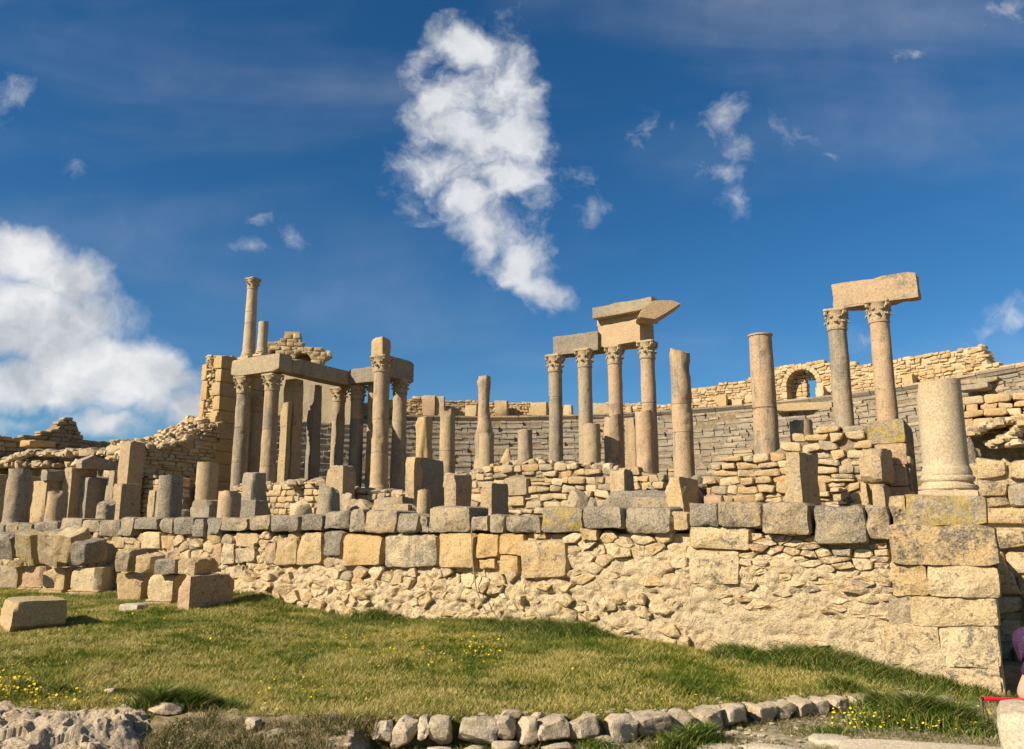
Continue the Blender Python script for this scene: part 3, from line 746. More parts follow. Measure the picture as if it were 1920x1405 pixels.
# ------------------------------------------------------------------ podium wall
def podium():
    loc = W(0, 0, 0); root = empty('podium_wall', loc, UA, 'long podium wall of mixed limestone blocks and rubble rising behind the lawn', 'wall')
    dist = dist_from(loc, UA); view = view_of(loc, UA); rg = np.random.RandomState(4)
    def q(l, t, r, b, b2=None):
        a0, z0 = hitb(l, b, 0); a1, z1 = hitb(r, b if b2 is None else b2, 0); a2, z2 = hitb(r, t, 0); a3, z3 = hitb(l, t, 0)
        x0 = (a0 + a3) / 2; x1 = (a1 + a2) / 2; P_ = np.array([[x0, z0], [x1, z1], [x1, z2], [x0, z3]]); return P_ + rg.randn(4, 2) * .010
    occupied = []
    def big(l, t, r, b, mat, name='coping_block', front=-.06, back=.45, bulge=.014, rough=.016, tilt=.02, edge=.07):
        P_ = q(l, t, r, b); occupied.append((P_[:, 0].min(), P_[:, 0].max(), P_[:, 1].min(), P_[:, 1].max()))
        spx = sqrt(abs(area2(P_))) * F / dist(P_.mean(0)); m, rings = seg_for(spx * 1.15)
        v, f = stone_geo(P_, front, back, rg.randint(1 << 30), max(m, 16), max(rings, 4), bulge, rough, 0, edge, tilt); return mesh_obj(name, v, f, M[mat], root)
    C, Lc = 'coping', 'coping_lichen'
    for (l, t, r, b, mt) in [(-170, 988, -140, 1002, C), (-138, 987, -100, 1004, C), (-98, 987, -60, 1002, C), (-58, 985, -22, 1003, C), (-20, 983, 13, 1000, C), (14, 981, 40, 1001, Lc), (41, 982, 65, 999, C), (66, 979, 91, 998, C), (92, 978, 114, 998, C), (115, 973, 160, 997, C), (161, 975, 190, 998, C), (191, 975, 229, 1007, C), (230, 971, 256, 1004, C),
            (257, 970, 307, 993, C), (308, 972, 332, 1000, C), (333, 971, 371, 1004, C), (372, 973, 392, 1006, C), (393, 971, 420, 1001, C), (421, 970, 473, 995, C), (474, 968, 515, 993, C), (516, 966, 571, 998, C), (572, 965, 612, 994, C), (613, 959, 657, 992, C), (658, 957, 692, 998, C), (693, 957, 752, 1000, C),
            (753, 963, 791, 1000, C), (792, 968, 806, 1001, C), (807, 947, 888, 1000, C), (890, 968, 921, 995, C), (923, 967, 950, 1000, C), (952, 968, 1020, 998, C), (1021, 951, 1096, 999, Lc), (1098, 953, 1172, 990, C), (1174, 951, 1262, 1000, C), (1293, 943, 1350, 988, C), (1350, 942, 1430, 989, C), (1431, 944, 1522, 1003, C), (1530, 949, 1625, 1020, C), (1626, 949, 1671, 1012, C)]:
        big(l, t, r, b, mt, 'coping_block', -.05 - .05 * rg.rand() - (.05 if l > 1400 else 0), .40, .024, .034, .05)
    big(1262, 960, 1291, 995, 'ashlar', 'coping_block', -.03, .3)
    for (l, t, r, b, mt, fr) in [(562, 997, 607, 1060, 'ashlar', -.04), (610, 997, 645, 1043, 'coping', -.05), (647, 999, 721, 1061, 'yellow', -.06), (722, 1002, 823, 1063, 'ashlar', -.05), (825, 1000, 895, 1066, 'yellow', -.06), (896, 1000, 938, 1046, 'yellow', -.04), (939, 1000, 985, 1041, 'yellow', -.05), (899, 1049, 930, 1069, 'yellow', -.03), (938, 1043, 975, 1077, 'yellow', -.05),
            (979, 1011, 1068, 1083, 'ashlar', -.06), (1293, 989, 1412, 1031, 'quoin', -.05), (1293, 1032, 1388, 1096, 'quoin', -.035), (521, 1011, 559, 1060, 'ashlar', -.04), (499, 1018, 520, 1058, 'block_pink', -.04), (445, 999, 480, 1026, 'ashlar', -.04), (419, 1019, 442, 1060, 'ashlar', -.04), (400, 1018, 418, 1060, 'block_pink', -.03), (444, 1028, 482, 1055, 'ashlar', -.05), (415, 1062, 457, 1087, 'ashlar', -.03),
            (194, 1014, 216, 1057, 'ashlar', -.04), (217, 1007, 236, 1028, 'ashlar', -.05), (269, 998, 306, 1030, 'ashlar', -.05), (307, 1005, 331, 1031, 'ashlar', -.05), (1004, 1001, 1022, 1012, 'yellow', -.03), (1094, 991, 1122, 1012, 'ashlar', -.06)]:
        big(l, t, r, b, mt, 'ashlar_block', fr, .35, .014, .026, .03)
    # the corner pier: deep quoins
    for (l, t, r, b, mt, fr, dp) in [(l - 2, t - 1.5, r + 2, b + 1.5, mt, fr, dp) for (l, t, r, b, mt, fr, dp) in [(1672, 931, 1702, 986, 'quoin_grey', -.10, .9), (1702, 930, 1851, 985, 'coping_lichen', -.11, .95), (1673, 987, 1872, 1059, 'quoin_grey', -.13, 1.0), (1675, 1060, 1738, 1115, 'quoin', -.07, .9), (1740, 1061, 1871, 1117, 'quoin', -.09, .95), (1667, 1117, 1710, 1169, 'coping', -.05, .5), (1711, 1119, 1871, 1174, 'quoin', -.07, .9), (1660, 1171, 1764, 1241, 'quoin', -.05, .9), (1766, 1176, 1875, 1247, 'quoin', -.06, .9), (1707, 1244, 1764, 1300, 'quoin', -.04, .8), (1766, 1249, 1882, 1312, 'quoin', -.05, .9)]]:
        o = big(l, t, r, b, mt, 'quoin_block', fr, dp, .008, .024, .012, .04)
    # core with relief: the foot of the wall bulges out where the foundation is bare
    gaps = [interp_fn([hitb(*p, 0) for p in ((-300, 1002), (0, 1003), (600, 1002), (900, 1002), (1290, 1000), (1700, 1010), (1880, 1012))])]
    x_of = lambda px: hitb(px, 1100, 0)[0]
    x3 = x_of(990); xl, xm, xr, xq = x_of(430), x_of(900), x_of(1290), x_of(1690)
    def yfun(x, z):
        b = np.array([wall_base(v) for v in x]); h = z - b
        foot = np.clip((.62 - h) / .5, 0, 1); mid = np.exp(-((x - (xl + xm) / 2) / ((xm - xl) * .40)) ** 2)
        P_ = np.stack([x, z * 1.6, x * 0], 1)
        ledge = np.clip((h - .50) / .06, 0, 1)      # the upper face stands back of the mortared foundation
        plast = np.clip((x - xm) / .8, 0, 1)
        up = np.clip((h - 1.15) / .1, 0, 1) * .05
        lump = np.abs(fbm(P_ + 5, 4.2, 4)) * .13 * (1 - plast * .55); lump = lump - np.clip(.05 - np.abs(fbm(P_ * np.array([.7, 1.6, 1]) + 15, 3.0, 3)), 0, 1) * .8 - np.clip(fbm(P_ * np.array([.8, 1.3, 1]) + 25, 7.0, 3) - .22, 0, 1) * .22 + fbm(P_ + 35, 15, 2) * .016
        qz = np.clip((x - xq + .1) / .15, 0, 1) * np.clip((1.30 - h) / .1, 0, 1)
        pl2 = np.clip((x - x3) / .4, 0, 1) * np.clip((1.15 - h) / .1, 0, 1) * .028
        calm = 1 - .55 * np.clip((x - xr + .6) / 1.0, 0, 1) * np.clip((.75 - h) / .15, 0, 1)
        return -.034 * qz - pl2 -.10 * foot * (.25 + mid) * (1 - .4 * plast) + .035 * ledge * (1 - plast) + up - lump * (h < 1.1) * calm
    v, f = core_geo(-34, -.12, lambda x: gaps[0](x) + .0, -.35, .03, .5, .024, .046, 3, 5.0, .02, yfun)
    mesh_obj('mortar_core', v, f, M['mortar'], root, sharp=0)
    # rubble between the big blocks
    regs = [(x_of(-340), x_of(0), 0.34, .24, (-.06, .0), 1.4), (x_of(0), x_of(470), .27, .19, (-.075, -.005), 1.4), (x_of(470), x_of(985), .25, .17, (-.07, .02), 1.4), (x_of(985), x_of(1292), .22, .14, (-.06, .012), 1.7), (x_of(1292), x_of(1672), .22, .085, (-.055, .012), 2.4)]
    allp = []
    for ri, (x0, x1, dx, dz, fr, an) in enumerate(regs):
        bnd = (x0, x1, -.15, 1.85); seeds = scatter(bnd, dx, dz, np.random.RandomState(40 + ri), .72); cells = voronoi(seeds, an, bnd, .012); keep = []
        for s, c in zip(seeds, cells):
            if c is None: continue
            cx, cz = c.mean(0); b = wall_base(cx); 
            if cz < b - .05 or cz > gaps[0](cx) - .02: continue
            if any(o[0] - .01 < cx < o[1] + .01 and o[2] - .01 < cz < o[3] + .01 for o in occupied): continue
            h = cz - b
            if ri >= 2 and h < .62:        # mortared foot: stones stand out only here and there
                if ri == 4 and h < .55 and rg.rand() < .88: continue
                if ri == 3 and rg.rand() < .40: continue
                if ri == 2 and rg.rand() < .10: continue
            if ri == 4 and h < .85 and rg.rand() < .25: continue
            c = cx + 0 * c if False else np.array([cx, cz]) + (c - np.array([cx, cz])) * rg.uniform(.94, 1.04)
            keep.append((c, fr, h, ri))
        allp += keep
    lo = []; hi = []; wide = []; flat = []
    for c, fr, h, ri in allp: (lo if h < .60 and ri >= 2 else wide if not ri else flat if ri >= 3 and rg.rand() < .6 else hi).append(c)
    lay(root, dist, hi, M['rubble'], (-.06, .012), .25, 'rubble_stone', 300, 11, .014, .022, .09, 9, 'small_rubble', .13, view)
    lay(root, dist, flat, M['rubble_low'], (-.035, .02), .25, 'bedded_stone', 150, 12, .010, .016, .04, 9, 'small_rubble', .14, view)
    # the bare foundation leans out, so its stones do too
    acc = []
    for c in lo:
        cx, cz = c.mean(0); yy = float(yfun(np.array([cx]), np.array([cz]))[0]) + .03; acc.append((c, yy))
    for i, (c, yy) in enumerate(acc):
        fr = yy + .006 - .045 * rg.rand(); m, rings = seg_for(sqrt(abs(area2(c))) * F / dist(c.mean(0)) * 1.2)
        v, f = stone_geo(c, fr, fr + .3, 7000 + i, m, rings, .016, .034, 0, .16, .2); mesh_obj('foundation_stone', v, f, M['rubble_low'], root, sharp=27)
    if wide:
        a_ = Acc()
        for i, c in enumerate(wide): v, f = stone_geo(c, -.03, .25, 9000 + i, 10, 2, .03, .015, 0, .16, .08); a_.add(v, f)
        a_.build('distant_rubble', M['rubble'], root)['kind'] = 'stuff'
    return root
podium()
# ------------------------------------------------------------------ builders for columns, upright blocks and walls
def Yb(px, b):
    r = ray(px, 990); t = (b + O @ V) / (r[:2] @ V); return r[1] * t
def cdepth(Y, z): return Y * cos(PITCH) + (z - CAMZ) * sin(PITCH)
_cs = [100]
def column(label, px, py, Y, ytop, d0, d1, mat='col_tan', zb=ZS, cap=None, base=False, joints=(), collar=None, rough=.010, toprough=.0, tilt=(0, 0), bite=None, group='columns of the stage', seg=36, rz=UA, lean=0., capmat=None):
    """px, py: a point on the axis; ytop: top of the shaft; d0, d1: diameters in pixels below and above"""
    _cs[0] += 1; rg = np.random.RandomState(_cs[0]); p = at(px, py, Y); zt = zat(ytop, Y, px); r0 = d0 / 2 * cdepth(Y, zb) / F; r1 = d1 / 2 * cdepth(Y, zt) / F
    root = empty('column', (p[0], Y, zb), rz, label, 'column', group); h = zt - zb; z0 = 0.
    if base:
        z0 = .27 * r0 / .24; v, f = lathe(base_profile(r0, z0 - .09), 40, rg, .014, 5); obj('base', make_mesh('base', v, f, M[mat], 32), root, (0, 0, .09))
        v, f = block_geo(r0 * 2.5, r0 * 2.5, .095, _cs[0], 8, .015, .016, 4); obj('plinth', make_mesh('plinth', v - np.array([0, r0 * 1.25, 0]), f, M[mat], 35), root)
    if collar is None: collar = cap is not None
    if not joints and h > 2.2 and rg.rand() < .7: joints = tuple(sorted(rg.uniform(.2, .8, rg.randint(1, 3))))
    pr = shaft_profile(r0, r1, h - z0, collar, [j * (h - z0) for j in joints], max(14, int((h - z0) / .075)))
    bite = list(bite or [])
    for _ in range(int(1 + 2.6 * (h - z0)) if seg < 40 else 2): t_ = rg.rand() * 2 * pi; bite.append((r0 * cos(t_), r0 * sin(t_), rg.rand() * (h - z0), rg.uniform(.05, .15), rg.uniform(.03, .10)))
    if toprough: toprough = toprough + .015; bite += [(r1 * cos(t_), r1 * sin(t_), h - z0, rg.uniform(.06, .16), rg.uniform(.06, .22)) for t_ in rg.rand(4) * 6.28]
    v, f = lathe(pr, seg, rg, rough, 2.2, True, toprough, tilt, bite)
    if lean: v[:, 0] += v[:, 2] * lean
    obj('shaft', make_mesh('shaft', v, f, M[mat], 40), root, (0, 0, z0))
    if cap is not None:
        zc = zat(cap, Y, px); me = CAPITAL
        if capmat: me = CAPITAL.copy(); me.materials.clear(); me.materials.append(M[capmat])
        co_ = obj('capital', me, root, (lean * h, 0, h), (0, 0, rg.choice([0, 1, 2, 3]) * pi / 2), (r1 * 1.0, r1 * 1.0, (zc - zt) / 2.1)); obj('abacus', ABACUS, co_)
    return root
_bs = [500]
def blk(name, label, cat, l, r, yt, yb, Y, d, rz=None, mat='pier', zb=None, n=10, chips=7, rough=.022, chipsize=.16, group=None, edge=.018, taper=0., tip=None):
    """block whose front left edge stands at pixel column l and depth Y; its front reaches pixel column r"""
    _bs[0] += 1; rz = UA if rz is None else radians(rz); p = at(l, yt, Y); e = np.array([cos(rz), sin(rz)]); rr = ray(r, (yt + (yb or yt + 40)) / 2)
    q = p[:2]; A_ = np.array([[e[0], -rr[0]], [e[1], -rr[1]]]); w = abs(np.linalg.solve(A_, -q)[0]); z0 = zb if zb is not None else zat(yb, Y, l); h = p[2] - z0
    v, f = block_geo(w, d, h, _bs[0], n, edge, rough, chips, taper, chipsize); c = q + e * w / 2
    o = mesh_obj(name, v, f, M[mat], None, (c[0], c[1], z0), rz, 26); props(o, label, cat, group)
    if tip: o.rotation_euler = (radians(tip[0]), radians(tip[1]), rz)
    return o
def boulder(name, label, cat, px, yb, wpx, hpx, Y, mat='block', d=None, rz=0, zb=None, n=6, cuts=9, group=None, rough=.05):
    _bs[0] += 1; p = at(px, yb, Y); s = cdepth(Y, p[2]) / F; w, h = wpx * s, hpx * s
    if zb is not None: h = h + p[2] - zb
    v, f = rock_geo(w, d or w * .8, h, _bs[0], n, cuts, rough); o = mesh_obj(name, v, f, M[mat], None, (p[0], Y, p[2] if zb is None else zb), radians(rz), 30); return props(o, label, cat, group)
def beam(name, label, a0, a1, b0, b1, z0, z1, mat, cat='architrave', n=8, chips=4, rough=.012, group=None, chipsize=.12, rz=0.):
    _bs[0] += 1; v, f = block_geo(a1 - a0, b1 - b0, z1 - z0, _bs[0], n, .02, rough, chips, 0, chipsize); p = W((a0 + a1) / 2, b0, z0)
    return props(mesh_obj(name, v, f, M[mat], None, p, UA + radians(rz), 32), label, cat, group)
def wall_b(name, label, pts, b, z0, thick, size, mat, core='core_dark', seed=1, coursed_=True, protr=(-.05, -.01), core_y=.03, limit=300, quoins=(), xtra=None, zmin=None, jit=.07, sname='stone', minpx=9., gap=.014, cat='wall', drop=0.):
    """wall parallel to the podium at stage depth b; pts: its top outline in pixels"""
    P_ = [hitb(px, py, b) for px, py in pts]; a0 = P_[0][0]; top = interp_fn([(a - a0, z - z0) for a, z in P_]); x1 = P_[-1][0] - a0; loc = W(a0, b, z0)
    return wall_any(name, label, loc, UA, x1, top, thick, size, mat, core, seed, coursed_, protr, core_y, limit, [(hitb(l, t, b), hitb(r, bb, b), m, fr, dp) for (l, t, r, bb, m, fr, dp) in quoins], (a0, z0), zmin, jit, sname, minpx, gap, cat, drop)
def wall_any(name, label, loc, rz, x1, top, thick, size, mat, core, seed, coursed_=True, protr=(-.05, -.01), core_y=.03, limit=300, quoins=(), org=(0, 0), zmin=None, jit=.07, sname='stone', minpx=9., gap=.014, cat='wall', drop=0.):
    root = empty(name, loc, rz, label, cat); rg = np.random.RandomState(seed); occ = []
    for (p0, p1, m, fr, dp) in quoins:
        x0_, z1_ = p0[0] - org[0], p0[1] - org[1]; x1_, z0_ = p1[0] - org[0], p1[1] - org[1]; occ.append((x0_, x1_, z0_, z1_))
        v, f = stone_geo(rect_poly(x0_, x1_, z0_, z1_, rg, .02), fr, dp, rg.randint(1 << 30), 22, 5, .008, .014, 0, .06, .01); mesh_obj('ashlar_block', v, f, M[m], root)
    dx, dz = size; zlo = zmin if zmin is not None else -.05
    if coursed_: polys = coursed(0, x1, top, lambda x: zlo, dz * .8, dz * 1.25, dx * .6, dx * 1.5, rg, jit, gap, drop)
    else:
        bnd = (0, x1, zlo, max(top(x) for x in np.linspace(0, x1, 50))); sd = scatter(bnd, dx, dz, rg, .72); polys = [c for s, c in zip(sd, voronoi(sd, dx / dz, bnd, gap)) if c is not None and s[1] < top(s[0])]
    keep = []
    for p in polys:
        cx, cz = np.mean(p, 0)
        if not any(o[0] < cx < o[1] and o[2] < cz < o[3] for o in occ): keep.append(p)
    lay(root, dist_from(loc, rz), keep, M[mat] if isinstance(mat, str) else [M[m] for m in mat], protr, thick * .4, sname, limit, seed, .022, .012, .06, minpx, None, .12, view_of(loc, rz))
    v, f = core_geo(.02, x1 - .02, lambda x: top(x) - .06, -.1, core_y, thick - core_y, .12, .02, seed, 4, .05); mesh_obj('core', v, f, M[core], root, sharp=30)
    return root

# ------------------------------------------------------------------ seating (cavea)
def seating():
    root = empty('theatre_seating', (CC[0], CC[1], 0), 0, 'curved tiers of grey stone seats behind the standing columns', 'seating')
    PHL = hitcyl(480, 800, 26.6)[0]; rows = 16; R0, dR, Z0, dZ = 26.6, .66, 8.60, .41; parts = []; rg = np.random.RandomState(9)
    for i in range(rows):
        R = R0 - dR * i; zt = Z0 - dZ * i; phi = PHL
        while phi < radians(118):
            ln = rg.choice([.4, .55, .7, 1.0]) * rg.uniform(.8, 1.2); dphi = ln / R; g = .024 / R
            p0, p1 = phi + g, phi + dphi - g; zz = zt + rg.uniform(-.06, .02); dr = rg.uniform(-.08, .10)
            ruin = vnoise(np.array([[phi * 7, i * .6, 3.3]]))[0] > .50
            phi += dphi
            if ruin and rg.rand() < .8: continue
            # seat profile with an overhanging lip: (radius, z)
            pr = [(R + dr, zz - dZ - .02), (R + dr, zz - .16), (R - .05 + dr, zz - .13), (R - .06 + dr, zz - .03), (R - .03 + dr, zz), (R + dR + .1, zz + .0), (R + dR + .1, zz - dZ)]
            V_ = []
            for ph in (p0, (p0 + p1) / 2, p1):
                for (r, z) in pr: V_.append((r * sin(ph) + rg.randn() * .012, r * cos(ph) + rg.randn() * .012, z + rg.randn() * .010))
            n = len(pr); f = [tuple(range(n))[::-1], tuple(range(2 * n, 3 * n))] + [(k * n + e, k * n + (e + 1) % n, (k + 1) * n + (e + 1) % n, (k + 1) * n + e) for k in (0, 1) for e in range(n)]
            pm = (p0 + p1) / 2; x, y = CC[0] + R * sin(pm), CC[1] + R * cos(pm); px, py = pix(x, y, zz)
            seen = -20 < px < 1940 and py < 905 and px > 540
            parts.append((sqrt(x * x + y * y) if seen else 1e6, V_, [q[::-1] for q in f], zz))
    parts.sort(key=lambda q: q[0]); acc = Acc()
    for k, (d, V_, f, zz) in enumerate(parts):
        if k < 300 and d < 1e5: mesh_obj('seat_block', V_, f, M[rg.choice(['seat', 'seat', 'seat', 'seat_warm', 'coping', 'pier_dark'])], root, sharp=25)
        else: acc.add(V_, f)
    acc.build('distant_seat', M['seat'], root)['kind'] = 'stuff'
    # stairways between the wedges: two small steps to each seat
    for pxs in (1392, 1120, 690, 1580, 1905):
        ph = hitcyl(pxs, 790, 25)[0]
        for i in range(rows * 2):
            R = R0 + .30 - dR / 2 * i; zt = Z0 - dZ / 2 * i - .02; v, f = block_geo(.78, .5, .24, 2000 + i, 2, .02, .02, 2, 0, .2); c, s_ = cos(-ph), sin(-ph)
            v = np.stack([v[:, 0] * c - v[:, 1] * s_, v[:, 0] * s_ + v[:, 1] * c, v[:, 2]], 1) + np.array([(R - .16) * sin(ph), (R - .16) * cos(ph), zt - .24]); mesh_obj('stair_step', v, f, M['seat_warm'], root, sharp=25)
    # stepped bed under the seats
    ph = np.linspace(PHL - .02, radians(120), 100); prof = []
    for i in range(rows):
        R = R0 - dR * i; zt = Z0 - dZ * i - .06; prof += [(R + dR, zt), (R + .05, zt), (R + .05, zt - dZ)]
    prof += [(12.5, Z0 - dZ * rows - .1), (12.5, 1.6)]
    prof = [(R0 + 3.2, Z0 - .06)] + prof
    V_ = [(r * sin(p), r * cos(p), z) for p in ph for (r, z) in prof]; n = len(prof)
    f = [(i * n + j, i * n + j + 1, (i + 1) * n + j + 1, (i + 1) * n + j) for i in range(len(ph) - 1) for j in range(n - 1)]
    mesh_obj('bed', V_, f, M['core_dark'], root, sharp=25)
    # cornice at the head of the seats
    ac = []; phi = PHL
    while phi < radians(117):
        ln = rg.uniform(1.2, 2.2); R = R0 + .62; p0, p1 = phi + .0006, phi + ln / R - .0006; phi += ln / R
        if vnoise(np.array([[phi * 6, 8.8, 1.3]]))[0] > .62: continue
        pr = [(R + .10, 8.55), (R + .10, 8.72), (R + .02, 8.78), (R - .06, 8.90), (R - .10, 8.93), (R - .10, 9.03), (R + .9, 9.03), (R + .9, 8.55)]
        V_ = [(r * sin(q) + rg.randn() * .01, r * cos(q) + rg.randn() * .01, z + rg.randn() * .008) for q in (p0, (p0 + p1) / 2, p1) for (r, z) in pr]; n = len(pr)
        f = [tuple(range(n)), tuple(range(2 * n, 3 * n))[::-1]] + [(k * n + (e + 1) % n, k * n + e, (k + 1) * n + e, (k + 1) * n + (e + 1) % n) for k in (0, 1) for e in range(n)]
        mesh_obj('cornice_block', V_, f, M['seat_warm' if rg.rand() < .5 else 'seat'], root, sharp=25)
    return root
seating()
def gallery():
    """the wall round the head of the seats, built of small courses, following the curve"""
    R = 28.3; top_px = [(490, 757), (560, 757), (700, 752), (765, 746), (790, 743), (832, 745), (838, 752), (880, 752), (940, 754), (1000, 756), (1040, 760), (1060, 765), (1082, 778), (1112, 776), (1130, 756), (1170, 755), (1240, 757), (1262, 757), (1275, 742), (1298, 727), (1350, 720), (1400, 715), (1408, 705), (1455, 690), (1472, 683), (1500, 680), (1535, 677), (1600, 681), (1640, 684), (1700, 669), (1760, 660), (1795, 655), (1846, 654), (1850, 686), (1900, 680), (1925, 674), (2050, 664), (2200, 660), (2500, 620), (3000, 560)]
    T = [hitcyl(px, py, R) for px, py in top_px]; ph0 = T[0][0]; top = interp_fn([((p - ph0) * R, z - 8.6) for p, z in T]); x1 = (T[-1][0] - ph0) * R; rg = np.random.RandomState(21)
    pm = hitcyl(1300, 740, R)[0]; root = empty('gallery_wall', (CC[0], CC[1], 8.6), 0, 'sunlit curved wall of small coursed stones crowning the seats', 'wall')
    ga, gb = (hitcyl(1468, 720, R)[0] - ph0) * R, (hitcyl(1538, 720, R)[0] - ph0) * R
    polys = [p for p in coursed(0, x1, top, lambda x: -.1, .13, .27, .18, .55, rg, .15, .02, .04) if not (ga < np.mean(p, 0)[0] < gb and np.mean(p, 0)[1] < 2.4)]
    def bend(v, r=R):
        th = ph0 + v[:, 0] / R; rr = r + v[:, 1]; return np.stack([rr * np.sin(th), rr * np.cos(th), v[:, 2]], 1)
    rows = []; acc = Acc()
    for p in polys:
        c = np.mean(p, 0); th = ph0 + c[0] / R; x, y = CC[0] + R * sin(th), CC[1] + R * cos(th); px, py = pix(x, y, 8.6 + c[1]); s = sqrt(abs(area2(p))) * F / np.hypot(x, y)
        rows.append((s if -10 < px < 1930 else 0, p))
    rows.sort(key=lambda q: -q[0])
    for k, (s, p) in enumerate(rows):
        v, f = stone_geo(p, rg.uniform(-.08, .03), .3, rg.randint(1 << 30), 10, 2, .02, .022, 0, .16, .10); v = bend(v)
        if k < 260 and s > 8.5: mesh_obj('stone', v, f, M['masonry'], root)
        else: acc.add(v, f)
    acc.build('small_stone', M['masonry'], root)['kind'] = 'stuff'
    for (xa, xb) in ((.05, ga), (gb, x1 - .05)):
        v, f = core_geo(xa, xb, lambda x: top(x) - .08, -.3, .05, .75, .2, .02, 5, 3, .05); mesh_obj('core', bend(v), f, M['mortar'], root, sharp=30)
    # arched gateway standing in that gap
    th = ph0 + (ga + gb) / 2 / R; loc = (CC[0] + R * sin(th), CC[1] + R * cos(th), 8.6); g = empty('arched_gateway', loc, -th, 'small round arched gateway in the upper wall, sky showing through its door', 'gateway')
    w = (gb - ga) / 2; zt = zat(683, loc[1], 1500) - 8.6; ri, ro = w * .80, w * 1.08; zs = zt - ri - .34; nv = 13
    for i in range(nv):
        a0, a1 = pi - pi * i / nv, pi - pi * (i + 1) / nv
        q = np.array([[ri * cos(a0), zs + ri * sin(a0)], [ri * cos(a1), zs + ri * sin(a1)], [ro * cos(a1), zs + ro * sin(a1)], [ro * cos(a0), zs + ro * sin(a0)]]); q = q.mean(0) + (q - q.mean(0)) * .97
        v, f = stone_geo(q, -.06, .8, 300 + i, 12, 2, .008, .008, 0, .08, .0); mesh_obj('voussoir', v, f, M['masonry'], g)
    for s in (-1, 1):
        z = -.15; k = 0
        while z < zs - .05:
            h = min(.42, zs - z); x0, x1_ = (ri, ro + .12 * (k % 2)); q = np.array([[s * x0, z + .01], [s * x1_, z + .01], [s * x1_, z + h - .01], [s * x0, z + h - .01]]); v, f = stone_geo(q, -.05, .8, 340 + k + s, 14, 2, .008, .01, 0, .06, 0); mesh_obj('jamb_block', v, f, M['masonry'], g); z += h; k += 1
    # masonry above the arch
    pol = [p for p in coursed(-w * 1.1, w * 1.1, lambda x: zt + .10, lambda x: zs, .17, .24, .25, .5, np.random.RandomState(2), .07, .02) if np.hypot(np.mean(p, 0)[0], np.mean(p, 0)[1] - zs) > ro + .06]
    ac = Acc()
    for i, p in enumerate(pol): v, f = stone_geo(p, -.03, .6, 380 + i, 9, 2, .02, .012, 0, .12, .03); ac.add(v, f)
    if ac.n: ac.build('small_stone', M['masonry'], g)['kind'] = 'stuff'
    # inner wall with the small square door
    dz0, dz1, dx0, dx1 = -.15, zs + ri * .42, ri * .02, ri * .84; yb_ = .75; ac = Acc()
    for (x0, x1_, z0, z1) in ((-ro, dx0, -.15, zt), (dx1, ro, -.15, zt), (dx0, dx1, dz1, zt)):
        for p in coursed(x0, x1_, lambda x: z1, lambda x: z0, .2, .3, .3, .6, np.random.RandomState(int(abs(x0 * 10)) + 3), .05, .01):
            v, f = stone_geo(p, yb_ - .03, yb_ + .4, rg.randint(1 << 30), 9, 2, .01, .01, 0, .1, .02); ac.add(v, f)
    ac.build('inner_wall', M['masonry'], g)['kind'] = 'stuff'
    v, f = block_geo(2 * ro, .4, .25, 5, 4); mesh_obj('threshold', v + np.array([0, -.15, -.30]), f, M['masonry'], g)
    ac = Acc()
    for s in (-1, 1): v, f = block_geo(.25, .8, zs + .1, 8 + s, 4, .02, .02); ac = None; mesh_obj('side_wall', v + np.array([s * (ri + .16), .05, -.1]), f, M['masonry'], g)
gallery()

# ------------------------------------------------------------------ columns of the right half
RCg = 'tall Corinthian columns under the broken entablature'
column('grey Corinthian column, leftmost of four under the broken entablature', 1042, 780, 28.0, 697, 27.5, 25, 'col_grey', cap=667, group=RCg)
column('half grey half tan Corinthian column, second of four under the entablature', 1098, 770, 27.4, 688, 28, 25.5, 'col_grey', cap=656, joints=(.47,), group=RCg)
column('salmon Corinthian column, third of four under the broken entablature', 1155, 765, 26.9, 682, 29, 26, 'col_pink', cap=650, group=RCg)
column('pinkish Corinthian column, rightmost of four under the broken entablature', 1217, 765, 26.3, 672, 30, 27, 'col_pink', cap=641, group=RCg)
RS = 'broken column stumps on the stage'
column('short column stump with yellow lichen top before the second tall column', 1110, 840, 22.5, 798, 34, 32, 'col_lichen', toprough=.03, group=RS)
column('mottled column stump with ragged top before the salmon column', 1150, 832, 23.0, 784, 37, 33, 'col_pink', toprough=.06, tilt=(0, 0), bite=[(.18, -.2, .9, .25, .25)], group=RS)
column('broken column stump on a moulded base before the rightmost tall column', 1210, 832, 21.8, 774, 36, 34, 'col_pink', zb=2.62, base=True, toprough=.05, group=RS, bite=[(-.1, -.25, .75, .3, .12)])
column('tall plain column with chipped slanting top right of the entablature', 1279, 775, 21.0, 656, 39, 37, 'col_pink', joints=(.40, .60), toprough=.05, tilt=(-.28, 0), bite=[(.25, -.1, 2.2, .3, .15), (.24, 0, 3.2, .25, .12)], group=RS)
column('tall plain column with rounded collar, alone against the sky', 1432, 740, 18.5, 628, 47, 41.5, 'col_pink', collar=True, group=RS)
column('low round column stump behind the rough pier wall', 1503, 810, 19.0, 788, 42, 40, 'col_pink', toprough=.03, group=RS)
column('greyish Corinthian column, left one of the pair carrying a single beam', 1577, 710, 22.0, 618, 37, 32.5, 'col_grey', cap=582, group='pair of columns carrying one beam')
column('salmon Corinthian column, right one of the pair carrying a single beam', 1657, 700, 21.3, 604, 38, 34, 'col_pink', cap=567, group='pair of columns carrying one beam', bite=[(0, -.25, 4.1, .3, .12)])
column('slender ragged column with a hollowed side near the centre', 907, 790, 26.0, 708, 36, 26, 'col_pink', toprough=.03, rough=.025, bite=[(-.2, -.1, 2.9, .9, .25), (.1, -.2, 1.5, .5, .15)], group=RS)
column('tan two-drum column stump left of the slender ragged column', 839, 830, 24.0, 772, 30, 28, 'col_tan', joints=(.52,), toprough=.05, rough=.012, group=RS)
